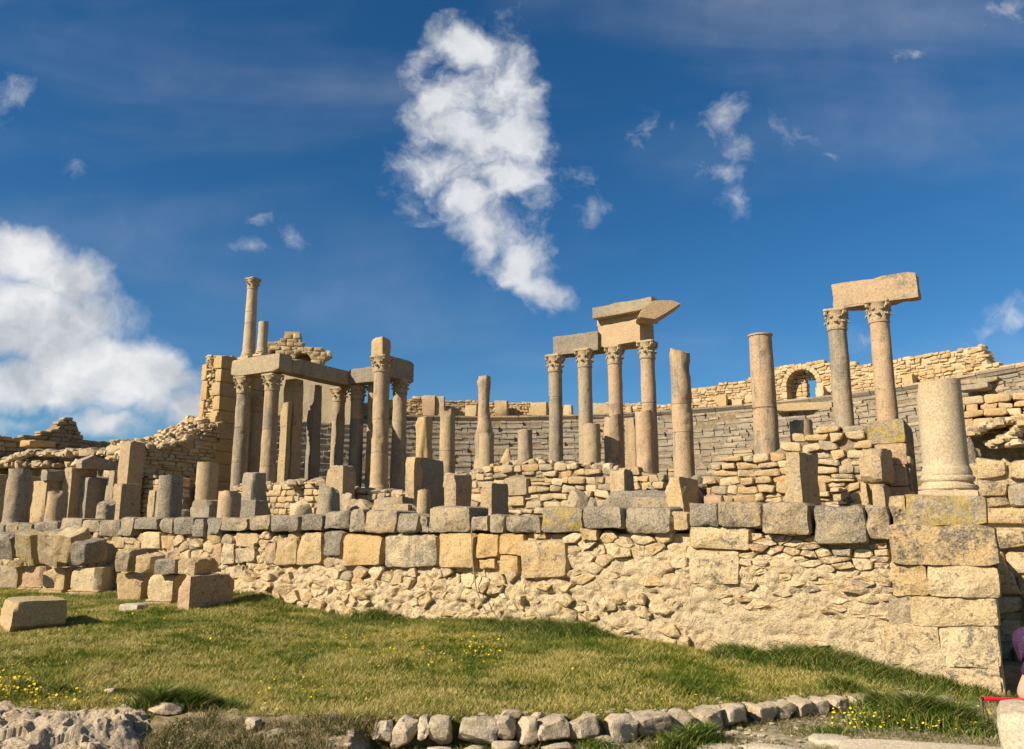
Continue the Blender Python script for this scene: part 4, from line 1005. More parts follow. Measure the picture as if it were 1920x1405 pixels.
column('small column stump with lichen top before the slender ragged column', 912, 845, 22.5, 813, 30, 29, 'col_lichen', toprough=.02, group=RS)
column('plain grey stump standing alone left of the entablature', 985, 838, 25.0, 807, 29, 27, 'col_grey', toprough=.03, group=RS)
p_ = boulder('rock_stump', 'jagged lichen stained rock stump between two column stubs', 'rock', 950, 875, 34, 46, 20.5, 'pier_lichen', zb=ZS - .05, cuts=14)
blk('broken_pillar', 'narrow two-piece broken pillar between the mottled stumps', 'pillar', 1171, 1191, 784, None, 25.5, .4, -25, 'pier', zb=ZS)
# entablature of the four
EB = 'pieces of the broken entablature'
blk('architrave_block', 'grey stained architrave block over the two left columns', 'architrave', 1037, 1121, 632, 667, 28.05, .62, None, 'arch_grey', group=EB, chips=3, chipsize=.08)
blk('architrave_block', 'salmon architrave block over the two right columns', 'architrave', 1120, 1200, 611, 652, 27.35, 1.0, -38, 'arch', group=EB, chips=3, chipsize=.10, rough=.012)
blk('frieze_block', 'pale frieze course just beneath the topmost cornice', 'frieze', 1118, 1208, 597, 612, 27.40, 1.0, -38, 'arch', group=EB, chips=3, chipsize=.2)
blk('cornice_block', 'flat lichen spotted cornice slab topping the broken entablature', 'cornice', 1110, 1222, 577, 598, 27.1, 1.1, -37, 'arch_lichen', group=EB, chips=6, chipsize=.25)
def beak():
    P_ = [at(px, py, 25.6) for px, py in ((1196, 596), (1228, 600), (1247, 590), (1278, 570), (1262, 563), (1226, 563), (1205, 578))]; c = np.mean(P_, 0); v = []
    for dy, s in ((0, 1.0), (.35, 1.02), (.95, .92)):
        for p in P_: q = c + (p - c) * s; v.append((q[0] - c[0], q[1] - c[1] + dy, q[2] - c[2]))
    n = len(P_); f = [tuple(range(n)), tuple(range(3 * n - 1, 2 * n - 1, -1))] + [(k * n + (i + 1) % n, k * n + i, (k + 1) * n + i, (k + 1) * n + (i + 1) % n) for k in (0, 1) for i in range(n)]
    bm = bmesh.new(); vs_ = [bm.verts.new(q) for q in v]; [bm.faces.new([vs_[i] for i in t]) for t in f]; bmesh.ops.recalc_face_normals(bm, faces=bm.faces); bmesh.ops.bevel(bm, geom=bm.edges, offset=.03, segments=2, affect='EDGES'); bmesh.ops.triangulate(bm, faces=bm.faces)
    me = bpy.data.meshes.new('cornice_block'); bm.to_mesh(me); bm.free(); me.materials.append(M['arch']); o = obj('cornice_block', me, None, c); props(o, 'beak shaped corner cornice jutting out to the right at the top', 'cornice', EB)
beak()
blk('architrave_block', 'heavy single beam bridging the two right Corinthian columns', 'architrave', 1559, 1722, 534, 581, 22.3, .62, -36, 'arch_worn', chips=6, chipsize=.22, rough=.035)

# ------------------------------------------------------------------ left columned building
a3, b3 = AB(-7.68, 26.0); LG = 'columns of the left porch'
column('dark grey Corinthian column at the porch corner next to the tall ruin', 453, 810, 26.8, 737, 29, 26, 'col_grey', cap=708, group=LG, joints=(.33, .66))
column('ochre column standing further back between the first two porch columns', 479, 840, 29.0, 772, 26, 23, 'col_tan', cap=745, group=LG, joints=(.5,))
column('pale Corinthian column at the outer corner of the porch beam', 506, 805, 26.0, 731, 30, 26, 'col_tan', cap=703, group=LG, joints=(.28, .62))
column('pink tinged Corinthian column under the sunlit inner beam', 668, 815, 28.8, 750, 26.5, 24, 'col_grey', cap=724, group=LG)
column('large pale column with moulded base, front right of the porch', 713, 805, 27.4, 697, 33, 29, 'col_tan', cap=669, base=True, group=LG, joints=(.3, .58), zb=2.66)
column('thin tan column just behind the large pale porch column', 699, 810, 28.7, 716, 24, 22, 'col_tan', cap=690, group=LG)
column('grey brown Corinthian column at the right end of the porch', 748, 815, 28.4, 738, 29, 25, 'col_grey', cap=712, group=LG)
column('shadowed column with lichen bands deep inside the porch', 634, 800, 29.3, 752, 25, 23, 'col_lichen', cap=728, group=LG, rough=.012)
blk('square_pillar', 'square pillar in half shade carrying the porch beam', 'pillar', 533, 553, 712, None, 27.2, .42, None, 'pier', zb=ZS, group='square pillars of the porch')
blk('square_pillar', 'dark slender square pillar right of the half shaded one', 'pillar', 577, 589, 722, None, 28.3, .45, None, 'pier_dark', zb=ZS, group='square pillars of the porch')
blk('stone_slab', 'narrow upright slab leaning before the half shaded pillar', 'slab', 527, 539, 756, None, 26.9, .25, None, 'pier', zb=ZS)
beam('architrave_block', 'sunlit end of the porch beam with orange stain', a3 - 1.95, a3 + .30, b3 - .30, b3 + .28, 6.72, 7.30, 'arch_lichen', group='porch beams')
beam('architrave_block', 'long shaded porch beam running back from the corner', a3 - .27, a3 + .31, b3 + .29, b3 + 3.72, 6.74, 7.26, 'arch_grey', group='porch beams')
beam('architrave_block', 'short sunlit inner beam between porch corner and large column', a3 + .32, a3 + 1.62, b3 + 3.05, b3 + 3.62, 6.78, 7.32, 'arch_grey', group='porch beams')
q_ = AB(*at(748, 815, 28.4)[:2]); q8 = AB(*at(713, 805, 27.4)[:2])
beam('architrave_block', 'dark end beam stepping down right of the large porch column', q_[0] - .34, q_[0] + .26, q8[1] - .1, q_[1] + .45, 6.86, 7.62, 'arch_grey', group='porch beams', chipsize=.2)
zc_ = zat(669, 27.4, 713)
p_ = at(715, 640, 27.4); v, f = block_geo(.52, .46, zat(634, 27.4, 715) - zc_, 79, 8, .04, .03, 4, .1, .15)
props(mesh_obj('broken_block', v - np.array([0, .23, 0]), f, M['pier_lichen'], None, (p_[0], 27.4, zc_), UA, 32), 'upright broken block balanced on the large porch column', 'block')
zU = 7.30
column('very tall slender column with small capital rising above the porch', 470, 600, 26.8, 541, 22.5, 18.5, 'col_pale', zb=zU, cap=523, base=True, joints=(.45, .62), group='columns standing on the porch beam', capmat='capital')
column('short pale column stump on a moulded base above the porch beam', 493, 630, 26.3, 603, 19.5, 18.5, 'col_pale', zb=zU, base=True, toprough=.02, group='columns standing on the porch beam')

# ------------------------------------------------------------------ tall ruined tower and the shaded wall before it
aT, bT = AB(*at(408, 800, 27.5)[:2]); wT = aT - AB(*at(364, 800, 27.9)[:2])[0]
def tower():
    loc = W(aT, bT, ZT); root = empty('ruined_tower', loc, UA, 'tall ruined tower corner with quoins and exposed rubble core', 'tower'); rg = np.random.RandomState(31); H = zat(664, 27.5, 408) - ZT
    # front (sunlit) face: quoins left and right, rubble between; local x from -wT to 0
    z = 0.; k = 0
    while z < H - .1:
        h = min(rg.uniform(.42, .62), H - z); w = .42 if k % 2 else .32
        v, f = block_geo(w, 1.35, h - .015, 600 + k, 6, .025, .02, 4, 0, .2); mesh_obj('quoin_block', v + np.array([-w / 2, -.03 * rg.rand(), z]), f, M['yellow' if k % 3 else 'ashlar'], root, sharp=32)
        z += h; k += 1
    z = H * .52; k = 0
    while z < H - .35:
        h = rg.uniform(.6, .95) if k else .5; h = min(h, H - .25 - z)
        if h < .15: break
        w = rg.uniform(.24, .34) if k else .5; v, f = block_geo(w, .9, h - .015, 640 + k, 6, .025, .02, 4, 0, .25); mesh_obj('quoin_block', v + np.array([-wT + w / 2 - (.25 if k == 0 else 0), 0, z]), f, M['yellow'], root, sharp=32); z += h; k += 1
    polys = coursed(-wT + .05, -.3, lambda x: H + .06 * sin(x * 20), lambda x: 0, .08, .13, .12, .28, rg, .12, .012)
    lay(root, dist_from(loc, UA), polys, M['rubble'], (.02, .14), .5, 'rubble_stone', 120, 32, .04, .02, .2, 8.0)
    v, f = core_geo(-wT, -.05, lambda x: H - .05 + .05 * sin(x * 9), -.1, .16, 1.1, .1, .04, 4, 5, .06); mesh_obj('rubble_core', v, f, M['mortar'], root, sharp=30)
    # shaded return: ashlar facing
    for j in range(2):
        z = 0; k = 0
        while z < H - .2:
            h = min(.5 + .1 * ((k + j) % 2), H - z); v, f = block_geo(.5, .62, h - .012, 680 + k + 50 * j, 4, .015, .012, 2, 0, .1); mesh_obj('facing_block', v + np.array([-.29, 1.36 + .64 * j, z]), f, M['ashlar'], root, sharp=32); z += h; k += 1
    for i in range(9):
        v, f = rock_geo(rg.uniform(.2, .4), rg.uniform(.25, .5), rg.uniform(.12, .28), 720 + i, 4, 8); mesh_obj('top_stone', v + np.array([rg.uniform(-wT + .1, -.1), rg.uniform(.1, 1.6), H - .06]), f, M['rubble'], root, sharp=30)
tower()
def shade_wall():
    b0 = hita(262, 850, aT + .02)[0]; x1 = bT - b0 + .02; loc = W(aT + .02, b0, ZT)
    zt = lambda px, py: hita(px, py, aT + .02)[1] - ZT
    pts = [(-.1, zt(268, 838)), (hita(300, 840, aT)[0] - b0, zt(300, 838)), (hita(345, 830, aT)[0] - b0, zt(345, 828)), (hita(370, 815, aT)[0] - b0, zt(370, 815)), (hita(388, 808, aT)[0] - b0, zt(388, 806)), (x1 + .1, zt(412, 796))]
    wall_any('parados_wall', 'shaded side wall of coursed stone in front of the tall tower', loc, UA + pi / 2, x1, interp_fn(pts), .9, (.30, .14), 'masonry', 'mortar', 51, quoins=(), jit=.13, drop=.06, protr=(-.07, .02))
    # broken rubble lying along its top
    rg = np.random.RandomState(5); acc = Acc(); top = interp_fn(pts)
    for i in range(240):
        x = rg.uniform(0, x1 + .4); y = rg.uniform(-.05, 1.6); s = rg.uniform(.08, .30); v, f = rock_geo(s * 1.3, s, s * .8, 800 + i, 3, 8); rise = max(0, x - x1 * .5) * .10 + y * .16
        acc.add(v + np.array([x, y, 0]) + np.array([0, 0, top(min(x, x1)) - .08 + rise * rg.uniform(.6, 1)]), f)
    o = acc.build('rubble_heap', M['rubble'], None, loc, UA + pi / 2, 30); props(o, 'loose sunlit rubble along the broken top of the shaded wall', 'rubble', kind='stuff')
    v, f = core_geo(0, x1 + .3, lambda x: top(min(x, x1)) + .15 + max(0, x - x1 * .5) * .12, -.1, .95, .8, .12, .08, 9, 3, .12); o = mesh_obj('rubble_bank', v, f, M['mortar'], None, loc, UA + pi / 2, 30); props(o, 'broken inner face of thick wall stepping up to the tower', 'wall')
shade_wall()
blk('stone_slab', 'tall upright slab at the near end of the shaded wall', 'slab', 226, 243, 829, None, 22.4, .48, None, 'pier', zb=ZT)
# ------------------------------------------------------------------ arches on the far left rim of the seating
def arcade():
    Y = 50.0; P_ = [(494, 692), (494, 648), (532, 638), (533, 631), (545, 625), (562, 629), (563, 644), (567, 649), (590, 652), (617, 656), (620, 662), (607, 670), (602, 681), (600, 692)]
    def arc(cx, cy, rx, ry, n=9): return [(cx + rx * cos(t), cy - ry * sin(t)) for t in np.linspace(0, pi, n)]
    P_ += [(588, 692)] + arc(566, 690, 21, 31)[0:] + [(545, 692), (531, 692)] + arc(516, 690, 13, 36) + [(503, 692)]
    c = at(555, 692, Y); q = [at(px, py, Y) - c for px, py in P_]; bm = bmesh.new(); fr = [bm.verts.new((p[0], 0, p[2])) for p in q]; bk = [bm.verts.new((p[0], 1.3, p[2])) for p in q]; n = len(q)
    bm.faces.new(fr); bm.faces.new(bk[::-1])
    for i in range(n): bm.faces.new((fr[(i + 1) % n], fr[i], bk[i], bk[(i + 1) % n]))
    bmesh.ops.recalc_face_normals(bm, faces=bm.faces); bmesh.ops.triangulate(bm, faces=bm.faces); me = bpy.data.meshes.new('arcade_wall'); bm.to_mesh(me); bm.free(); me.materials.append(M['masonry'])
    root = empty('arcade', c, radians(8), 'pale broken arches rising above the porch beam in the distance', 'arcade'); obj('wall', me, root)
    Q = np.array([[p[0], p[2]] for p in q])
    def inside(x, z):
        c_ = False
        for i in range(n):
            (x0, z0), (x1, z1) = Q[i], Q[(i + 1) % n]
            if (z0 > z) != (z1 > z) and x < (x1 - x0) * (z - z0) / (z1 - z0) + x0: c_ = not c_
        return c_
    ac = Acc(); rg = np.random.RandomState(6); lo, hi = Q.min(0), Q.max(0)
    for p in coursed(lo[0], hi[0], lambda x: hi[1], lambda x: lo[1], .2, .36, .3, .7, rg, .12, .02):
        if inside(*np.mean(p, 0)): v, f = stone_geo(p, rg.uniform(-.07, -.02), .3, rg.randint(1 << 30), 10, 2, .02, .02, 0, .14, .06); ac.add(v, f)
    ac.build('facing_stone', M['masonry'], root)['kind'] = 'stuff'
    for (cx, cy, rx, ry, k0, k1) in ((566, 690, 21, 31, 0, 11), (516, 690, 13, 36, 0, 11)):
        for i in range(k0, k1):
            a0, a1 = pi - pi * i / 11, pi - pi * (i + 1) / 11; pts = [at(cx + rx * s * cos(a), cy - ry * s * sin(a), Y) - c for (s, a) in ((1.02, a0), (1.02, a1), (1.28, a1), (1.28, a0))]
            g = np.array([[p[0], p[2]] for p in pts]); g = g.mean(0) + (g - g.mean(0)) * .97; v, f = stone_geo(g, -.03, .2, 900 + i, 10, 2, .01, .01, 0, .1, 0); mesh_obj('voussoir', v, f, M['masonry'], root)
    q0, q1 = at(500, 654, Y) - c, at(578, 692, Y) - c; v, f = block_geo(q1[0] - q0[0], .5, q0[2] - q1[2] + .4, 87, 6, .05, .05, 3); mesh_obj('back_wall', v + np.array([(q0[0] + q1[0]) / 2, 1.32, q1[2] - .4]), f, M['far_wall'], root)
    v, f = block_geo(.95, 1.3, .30, 88, 4, .03, .02, 3); mesh_obj('pillar_cap', v + (at(548, 631, Y) - c), f, M['masonry'], root)
arcade()
def arcade_base():
    v, f = core_geo(-5.0, 4.0, lambda x: 3.0 + .3 * sin(x), -.5, 0, 2.5, .25, .06, 12, 2, .1); o = mesh_obj('retaining_wall', v, f, M['masonry'], None, (at(540, 700, 50)[0], 49.9, zat(692, 50) - 3.0), radians(8), 30); props(o, 'rough retaining wall beneath the distant broken arches', 'wall')
arcade_base()
# blocks left standing on the rim of the seating
RB = 'blocks along the rim of the seating'
for (l, r, yt, yb, d, mt, lab) in [(792, 815, 741, 766, .7, 'block_pink', 'pinkish block with slanted side on the rim, far left'), (816, 832, 743, 754, .6, 'block', 'small upper block of the rim pile at far left'), (814, 833, 755, 768, .6, 'block', 'pale lower block of the rim pile at far left'), (872, 893, 760, 771, .6, 'block', 'low pinkish block on the rim behind the slender column'),
        (927, 950, 751, 773, .7, 'block', 'square pale block on the rim right of the slender column'), (993, 1024, 754, 774, .8, 'block', 'wide notched block on the rim left of the entablature'), (1056, 1072, 759, 777, .5, 'block', 'small block on the rim between the first two tall columns'), (1112, 1142, 755, 775, .7, 'block', 'broken block on the rim between second and third tall columns'), (1171, 1184, 762, 774, .5, 'block', 'small cube on the rim right of the salmon column'),
        (1338, 1362, 742, 760, .8, 'block', 'pale block on the rim between the two plain tall columns'), (1396, 1412, 740, 757, .8, 'block', 'block on the rim touching the collared column'), (1372, 1392, 751, 762, .8, 'block', 'low flat block on the rim left of the collared column'), (1528, 1546, 727, 748, .8, 'block', 'pale block beside the arched gateway'), (1690, 1712, 703, 735, .8, 'block', 'upright block on the rim right of the column pair')]:
    ph, _ = hitcyl(l, yb, 27.4); Yq = CC[1] + 27.4 * cos(ph); blk('rim_block', lab, 'block', l, r, yt, None, Yq, d, -radians(1) * 0 - math.degrees(ph) * .6 - 12, mt, zb=9.02, n=4, group=RB)
# landing by the gateway
blk('stone_landing', 'long stone landing below the arched gateway', 'landing', 1455, 1560, 757, 772, 44.5, 2.2, -22, 'seat_warm', n=6)
boulder('rubble_mass', 'ragged lump of broken masonry ending the upper right wall', 'masonry', 1822, 694, 44, 38, 39.8, 'rubble', n=10, cuts=22, rough=.12, d=1.2)
for (l, r, yt, yb, lab) in [(1800, 1872, 713, 722, 'long tan slab lying below the ragged masonry lump'), (1796, 1852, 722, 734, 'second tan slab, one step lower, right of the big column')]:
    blk('tan_slab', lab, 'slab', l, r, yt, yb, 36.5 if yt < 720 else 35.6, 1.0, -42, 'seat_warm', n=6)

# ------------------------------------------------------------------ rubble walls of the stage front
wall_b('stage_wall', 'low rubble stage wall behind the middle of the podium', [(812, 912), (840, 897), (870, 893), (900, 884), (930, 876), (960, 868), (1000, 866), (1060, 871), (1092, 874), (1150, 877), (1200, 882), (1246, 893)], 6.4, ZT, .55, (.30, .155), ['masonry_grey', 'masonry_grey', 'masonry'], 'core_dark', 61, jit=.16, drop=.03, protr=(-.08, .02), limit=290,
       quoins=[(950, 896, 992, 930, 'pier', -.10, .3), (955, 931, 985, 948, 'block', -.06, .3)])
wall_b('pier_wall', 'tall rubble pier wall with squared corner stones at right', [(1322, 905), (1335, 882), (1350, 868), (1380, 856), (1400, 847), (1455, 842), (1462, 832), (1500, 818), (1530, 806), (1560, 800), (1600, 797), (1630, 790), (1700, 788)], 3.6, ZT, 1.4, (.27, .135), ['masonry_grey', 'masonry', 'masonry'], 'core_dark', 62, jit=.16, drop=.03, protr=(-.08, .02), limit=300,
       quoins=[(1625, 790, 1702, 832, 'coping_lichen', -.05, 1.3), (1640, 833, 1703, 872, 'block_pink', -.06, 1.3), (1664, 873, 1704, 912, 'block_pink', -.05, 1.3), (1662, 913, 1706, 946, 'block_pink', -.06, 1.3)])
wall_b('stage_wall', 'dark weedy rubble stage wall below the porch columns', [(436, 912), (470, 915), (500, 910), (540, 907), (580, 904), (620, 908), (660, 915), (700, 920), (760, 925), (815, 918)], 5.6, ZT, .6, (.24, .15), ['masonry_grey', 'masonry'], 'core_dark', 63, jit=.12)
wall_b('coursed_wall', 'sunlit low coursed wall between slabs at the far left', [(-40, 892), (60, 900), (130, 945), (205, 945), (243, 892), (300, 893), (345, 900)], 4.6, ZT, .5, (.30, .13), 'masonry', 'core_dark', 64, jit=.15, drop=.03)
wall_b('coursed_wall', 'bright small coursed wall above a ragged hollow behind the big column', [(1790, 748), (1810, 744), (1850, 741), (1900, 736), (1960, 730), (2100, 722), (2400, 700), (2900, 690)], 10.5, 2.8, 1.2, (.34, .16), 'masonry', 'core_dark', 65, zmin=.95, limit=200, core_y=.38, jit=.14, protr=(-.08, .02))
# recess right of the corner
wall_b('recess_wall', 'rough blockwork set back to the right of the podium corner', [(1800, 905), (1830, 882), (1860, 868), (1900, 862), (1960, 860), (2200, 858), (2700, 845)], 3.0, 0, .9, (.50, .30), ['quoin', 'quoin_grey', 'quoin', 'block_grey'], 'mortar', 66, protr=(-.10, -.0), limit=120, sname='rough_block', gap=.02, jit=.12)
GR = 'boulders on the ledge right of the big column'
for (px, yb, w, h, b, mt, lab) in [(1822, 860, 46, 52, 4.2, 'block_grey', 'squarish boulder directly right of the big column'), (1880, 868, 70, 20, 3.6, 'block', 'flat ledge boulder at the right edge'), (1838, 872, 60, 16, 3.5, 'block', 'low pale boulder in front of the squarish one')]:
    boulder('boulder', lab, 'boulder', px, yb, w, h, Yb(px, b), mt, n=8, cuts=14, rough=.08, group=GR, zb=1.88 if b < 5 else 1.85)

# ------------------------------------------------------------------ row of portico columns on the podium
PG = 'column stumps of the portico on the podium'
z_ = hitb(1770, 931, -.1)[1]
column('large smooth pale column drum on a moulded base at the podium corner', 1766, 800, Yb(1766, .42), 718, 78, 75, 'col_pale', zb=z_ - .01, base=True, toprough=.012, rough=.003, group=PG, seg=48)
for (px, py, ytop, d0, d1, mt, b, lab, tr, tl, ln) in [(795, 940, 922, 28, 24, 'col_tan', .8, 'tiny rounded column stub on the coping near the centre', .04, (0, 0), 0), (617, 945, 917, 42, 38, 'col_grey', .75, 'grey rounded column stump with sloping top left of centre', .08, (-.5, 0), 0), (430, 950, 923, 42, 40, 'col_tan', .8, 'tan column stump with worn edge above the dark coping', .02, (0, 0), 0), (318, 930, 893, 47, 43, 'col_grey', .75, 'smooth dark grey column stump left of the worn tan one', .015, (.05, 0), 0),
        (198, 960, 944, 33, 32, 'col_grey', .8, 'very low hollowed column stub at left', .05, (-.25, .2), 0), (106, 950, 922, 37, 35, 'col_tan', .8, 'clean cut tan column stump second from the left edge', .008, (0, 0), 0), (33, 930, 881, 41, 38, 'col_grey', .8, 'taller grey column stump nearest the left edge', .03, (-.1, 0), 0)]:
    column(lab, px, py, Yb(px, b), ytop, d0, d1, mt, zb=ZT, toprough=tr, tilt=tl, group=PG)

# ------------------------------------------------------------------ upright blocks and slabs on the terrace
UG = 'upright blocks standing on the terrace'
for (l, r, yt, b, d, rz, mt, lab) in [
        (456, 476, 887, 3.0, .42, None, 'pier_dark', 'small dark upright block standing on another below the porch'), (760, 779, 857, 2.4, .22, None, 'pier_lichen', 'pale upright slab edged with yellow lichen'), (833, 855, 889, 2.6, .62, None, 'pier', 'tall square upright block with dark right side'), (901, 922, 906, 2.4, .62, None, 'pier', 'squat upright block right of the tall square one'),
        (1143, 1170, 881, 4.6, .6, -36, 'pier', 'square upright block beside the stage steps'), (1246, 1281, 897, 2.6, .55, -40, 'pier_lichen', 'lichen topped squat block in front of the chipped column'), (1463, 1500, 849, 2.3, .62, -46, 'pier', 'broad upright block leaning at the pier wall'), (611, 643, 874, 4.9, .45, None, 'pier', 'rough squared block on the dark rubble wall'),
        (62, 86, 902, 3.2, .60, None, 'pier', 'tall lit edged slab behind the second stump from left'), (119, 134, 876, 3.6, .75, None, 'pier', 'tall narrow slab with broken face at left'), (150, 163, 896, 3.9, .8, None, 'pier_dark', 'dark rough faced slab in the left row'), (202, 213, 882, 4.3, .45, None, 'pier', 'thin pale jamb slab in the left row'), (213, 227, 907, 2.6, .55, None, 'pier', 'grey topped slab right of the thin jamb'), (-18, -6, 890, 3.0, 1.5, None, 'pier', 'wide shaded slab at the very left edge'), (278, 289, 920, 1.8, .3, None, 'pier', 'low slab touching the smooth dark grey stump')]:
    blk('upright_block', lab, 'block', l, r, yt, None, Yb(l, b), d, rz, mt, zb=ZT, group=UG, rough=.022)
blk('cap_block', 'dark cap stone resting on the tall lit edged slab', 'block', 76, 88, 881, 902, Yb(76, 3.2) - .12, .62, None, 'pier_dark', n=6)
def gable():
    l, r = 149, 160; Y = Yb(149, 3.7); p = at(l, 852, Y); zb = zat(879, Y, l); v, f = block_geo(.32, 1.35, p[2] - zb, 91, 8, .03, .02, 3)
    h = p[2] - zb; t = v[:, 1] / 1.35; v[:, 2] *= np.where(t < .25, .55 + 1.8 * t, 1 - .55 * (t - .25) / .75)
    props(mesh_obj('gable_block', v, f, M['pier_dark'], None, (p[0], Y, zb), UA, 32), 'dark gable shaped stone lying across the left slabs', 'block')
gable()
blk('dark_block', 'dark squat block under the small upright block', 'block', 450, 478, 938, None, Yb(452, 2.6), .5, -25, 'pier_dark', zb=ZT, n=6)
blk('dark_block', 'rough dark block half hidden left of the worn tan stump', 'block', 354, 392, 938, None, Yb(354, 2.4), .5, -20, 'pier_dark', zb=ZT, n=6, chips=7)
column('greenish weathered column stub in front of the tall tower', 388, 900, Yb(388, 5.2), 868, 41, 38, 'col_lichen', zb=ZT, toprough=.03, group='stumps by the tower')
boulder('rock_stump', 'small broken stump foot of the first porch column', 'rock', 403, 925, 22, 22, Yb(403, 5.4), 'pier_lichen', zb=ZT)
# leaning and stacked pieces at the pier wall
blk('raised_block', 'rough block jutting from the pier wall on a small support', 'block', 1609, 1653, 841, 906, Yb(1609, 2.9), .55, -42, 'pier', chips=6, chipsize=.2, rough=.04)
blk('support_block', 'small cube holding up the jutting rough block', 'block', 1634, 1659, 909, None, Yb(1634, 2.85), .4, -38, 'pier', zb=ZT, n=6)
blk('support_block', 'pale leaning cube under the left of the jutting block', 'block', 1612, 1628, 906, None, Yb(1612, 3.1), .35, -32, 'block', zb=ZT, n=6)
# broken pillar behind the lichen slab
blk('square_pillar', 'dark broad pillar in shade behind the lichen edged slab', 'pillar', 779, 786, 858, None, Yb(779, 2.7), .85, None, 'pier_dark', zb=ZT)
blk('broken_pillar', 'tall thin broken shaft rising behind the lichen slab', 'pillar', 780, 797, 783, None, 22.5, .35, -33, 'pier_lichen', zb=ZS - .1, chips=9, chipsize=.35, rough=.05)
# steps
SG = 'worn stone steps by the stage wall'
blk('stone_step', 'upper worn stone step below the broken entablature', 'step', 1136, 1250, 921, 935, Yb(1136, 4.0), .7, None, 'coping', n=8, group=SG, zb=ZT)
blk('stone_step', 'lower worn stone step, wider and nearer', 'step', 1124, 1262, 933, 950, Yb(1124, 3.2), .8, None, 'coping', n=8, group=SG, zb=ZT)
blk('stone_step', 'tan stepped slab right of the lichen topped squat block', 'step', 1318, 1352, 929, 945, Yb(1318, 2.9), .5, -20, 'block_pink', n=6, group=SG, zb=ZT)
blk('moulded_slab', 'long moulded slab lying tilted on the coping', 'slab', 697, 757, 934, 952, Yb(697, 1.0), .5, -18, 'coping', n=8, group=None, zb=ZT, tip=(0, -4))
blk('moulded_slab', 'second long slab lying half hidden under the tilted one', 'slab', 700, 765, 946, 956, Yb(700, .65), .35, -24, 'pier', n=6, zb=ZT)
TB = 'loose rocks on the terrace'
for (px, w, yt, b, mt, lab) in [(560, 50, 930, 1.0, 'block', 'large pale angular boulder on the coping left of centre'), (660, 30, 928, 1.3, 'block', 'tilted pale rock right of the grey rounded stump'), (683, 40, 930, 1.2, 'block_grey', 'grey wedge shaped rock beside the moulded slab'), (652, 34, 920, 2.2, 'block_grey', 'flat grey rock behind the tilted pale rock'), (1085, 52, 909, 2.2, 'pier', 'pyramid shaped broken block in front of the stage wall'), (1112, 26, 930, 2.0, 'pier_dark', 'dark small rock beside the pyramid shaped block'),
        (1320, 46, 880, 4.4, 'block_grey', 'grey rounded boulder at the left foot of the pier wall'), (1305, 36, 905, 3.2, 'pier_dark', 'dark leaning rock behind the lichen topped block'), (1218, 24, 903, 5.6, 'block_grey', 'small rock at the foot of the based stump'), (345, 30, 950, 2.4, 'block_grey', 'low rock between the dark grey stump and the rough dark block'), (735, 60, 924, 3.6, 'pier_dark', 'dark flat slab of rock under the large porch column'), (775, 26, 945, .9, 'white_rock', 'white stone under the tiny rounded stub'), (600, 22, 945, 2.6, 'masonry_grey', 'small stone behind the grey rounded stump')]:
    Y = Yb(px, b); yb_ = 962; boulder('loose_rock', lab, 'rock', px, pix(0, Y, ZT)[1], w, pix(0, Y, ZT)[1] - yt, Y, mt, n=8, cuts=12, group=TB, zb=ZT, rz=random.Random(px).uniform(-40, 40))
# dense jumble along the stage front below the porch: too small to pick apart
def jumble(name, label, pts, b, seed, n, smin, smax, mat, zb=None, spread=.8):
    rg = np.random.RandomState(seed); acc = Acc(); c0 = None
    for i in range(n):
        t = rg.rand() * (len(pts) - 1); k = int(t); u = t - k; px = pts[k][0] * (1 - u) + pts[k + 1][0] * u; py = pts[k][1] * (1 - u) + pts[k + 1][1] * u
        bb = b + rg.uniform(-spread, spread); Y = Yb(px, bb); p = at(px, py, Y); s = rg.uniform(smin, smax)
        if c0 is None: c0 = p.copy()
        v, f = rock_geo(s * rg.uniform(1, 1.6), s, s * rg.uniform(.5, .9), rg.randint(1 << 30), 3, 8); a = rg.rand() * 6; R_ = np.array([[cos(a), -sin(a), 0], [sin(a), cos(a), 0], [0, 0, 1]]); acc.add(v @ R_.T + p - c0 + np.array([0, 0, -s * .3]), f)
    props(acc.build(name, M[mat], None, c0, 0, 30), label, 'rubble', kind='stuff')
jumble('rubble_heap', 'loose stones along the top of the dark stage wall', [(450, 915), (500, 910), (560, 905), (600, 905), (640, 915), (700, 922), (760, 928)], 6.2, 3, 150, .10, .30, 'masonry_grey')
jumble('rubble_heap', 'loose stones along the top of the middle stage wall', [(830, 898), (880, 890), (930, 876), (1000, 866), (1090, 874), (1160, 878)], 6.8, 4, 90, .10, .26, 'masonry_grey', spread=.3)
jumble('rubble_heap', 'weedy rubble mound behind the left slabs', [(-30, 880), (20, 862), (60, 850), (110, 852), (160, 850), (200, 850), (240, 852), (200, 866), (100, 872), (0, 872), (240, 872)], 6.5, 6, 900, .12, .38, 'masonry_grey', spread=.7)
jumble('rubble_heap', 'ragged stones in the hollow under the bright coursed wall', [(1815, 815), (1850, 800), (1890, 790), (1930, 785), (1900, 815), (1860, 835), (1930, 830)], 10.1, 7, 220, .10, .30, 'rubble', spread=.35)
jumble('rubble_heap', 'small stones heaped below the chipped column', [(1290, 905), (1330, 915), (1360, 935)], 4.6, 8, 40, .10, .25, 'block_grey', spread=.6)
jumble('rubble_heap', 'jutting broken stones at the ragged end of the upper right wall', [(1798, 660), (1845, 652), (1800, 668), (1846, 662), (1806, 676), (1844, 672), (1820, 688), (1840, 684)], AB(*at(1822, 670, 39.3)[:2])[1], 14, 150, .18, .42, 'rubble', spread=.3)
# mass under the mound
slab('mound', M['terrace'], ((-36, 5.1), (-23.6, 6.3)), 1.4, 3.25, 20, .2)
slab('mound', M['terrace'], ((-35, 6.2), (-23.6, 7.6)), 1.4, 3.75, 20, .2)

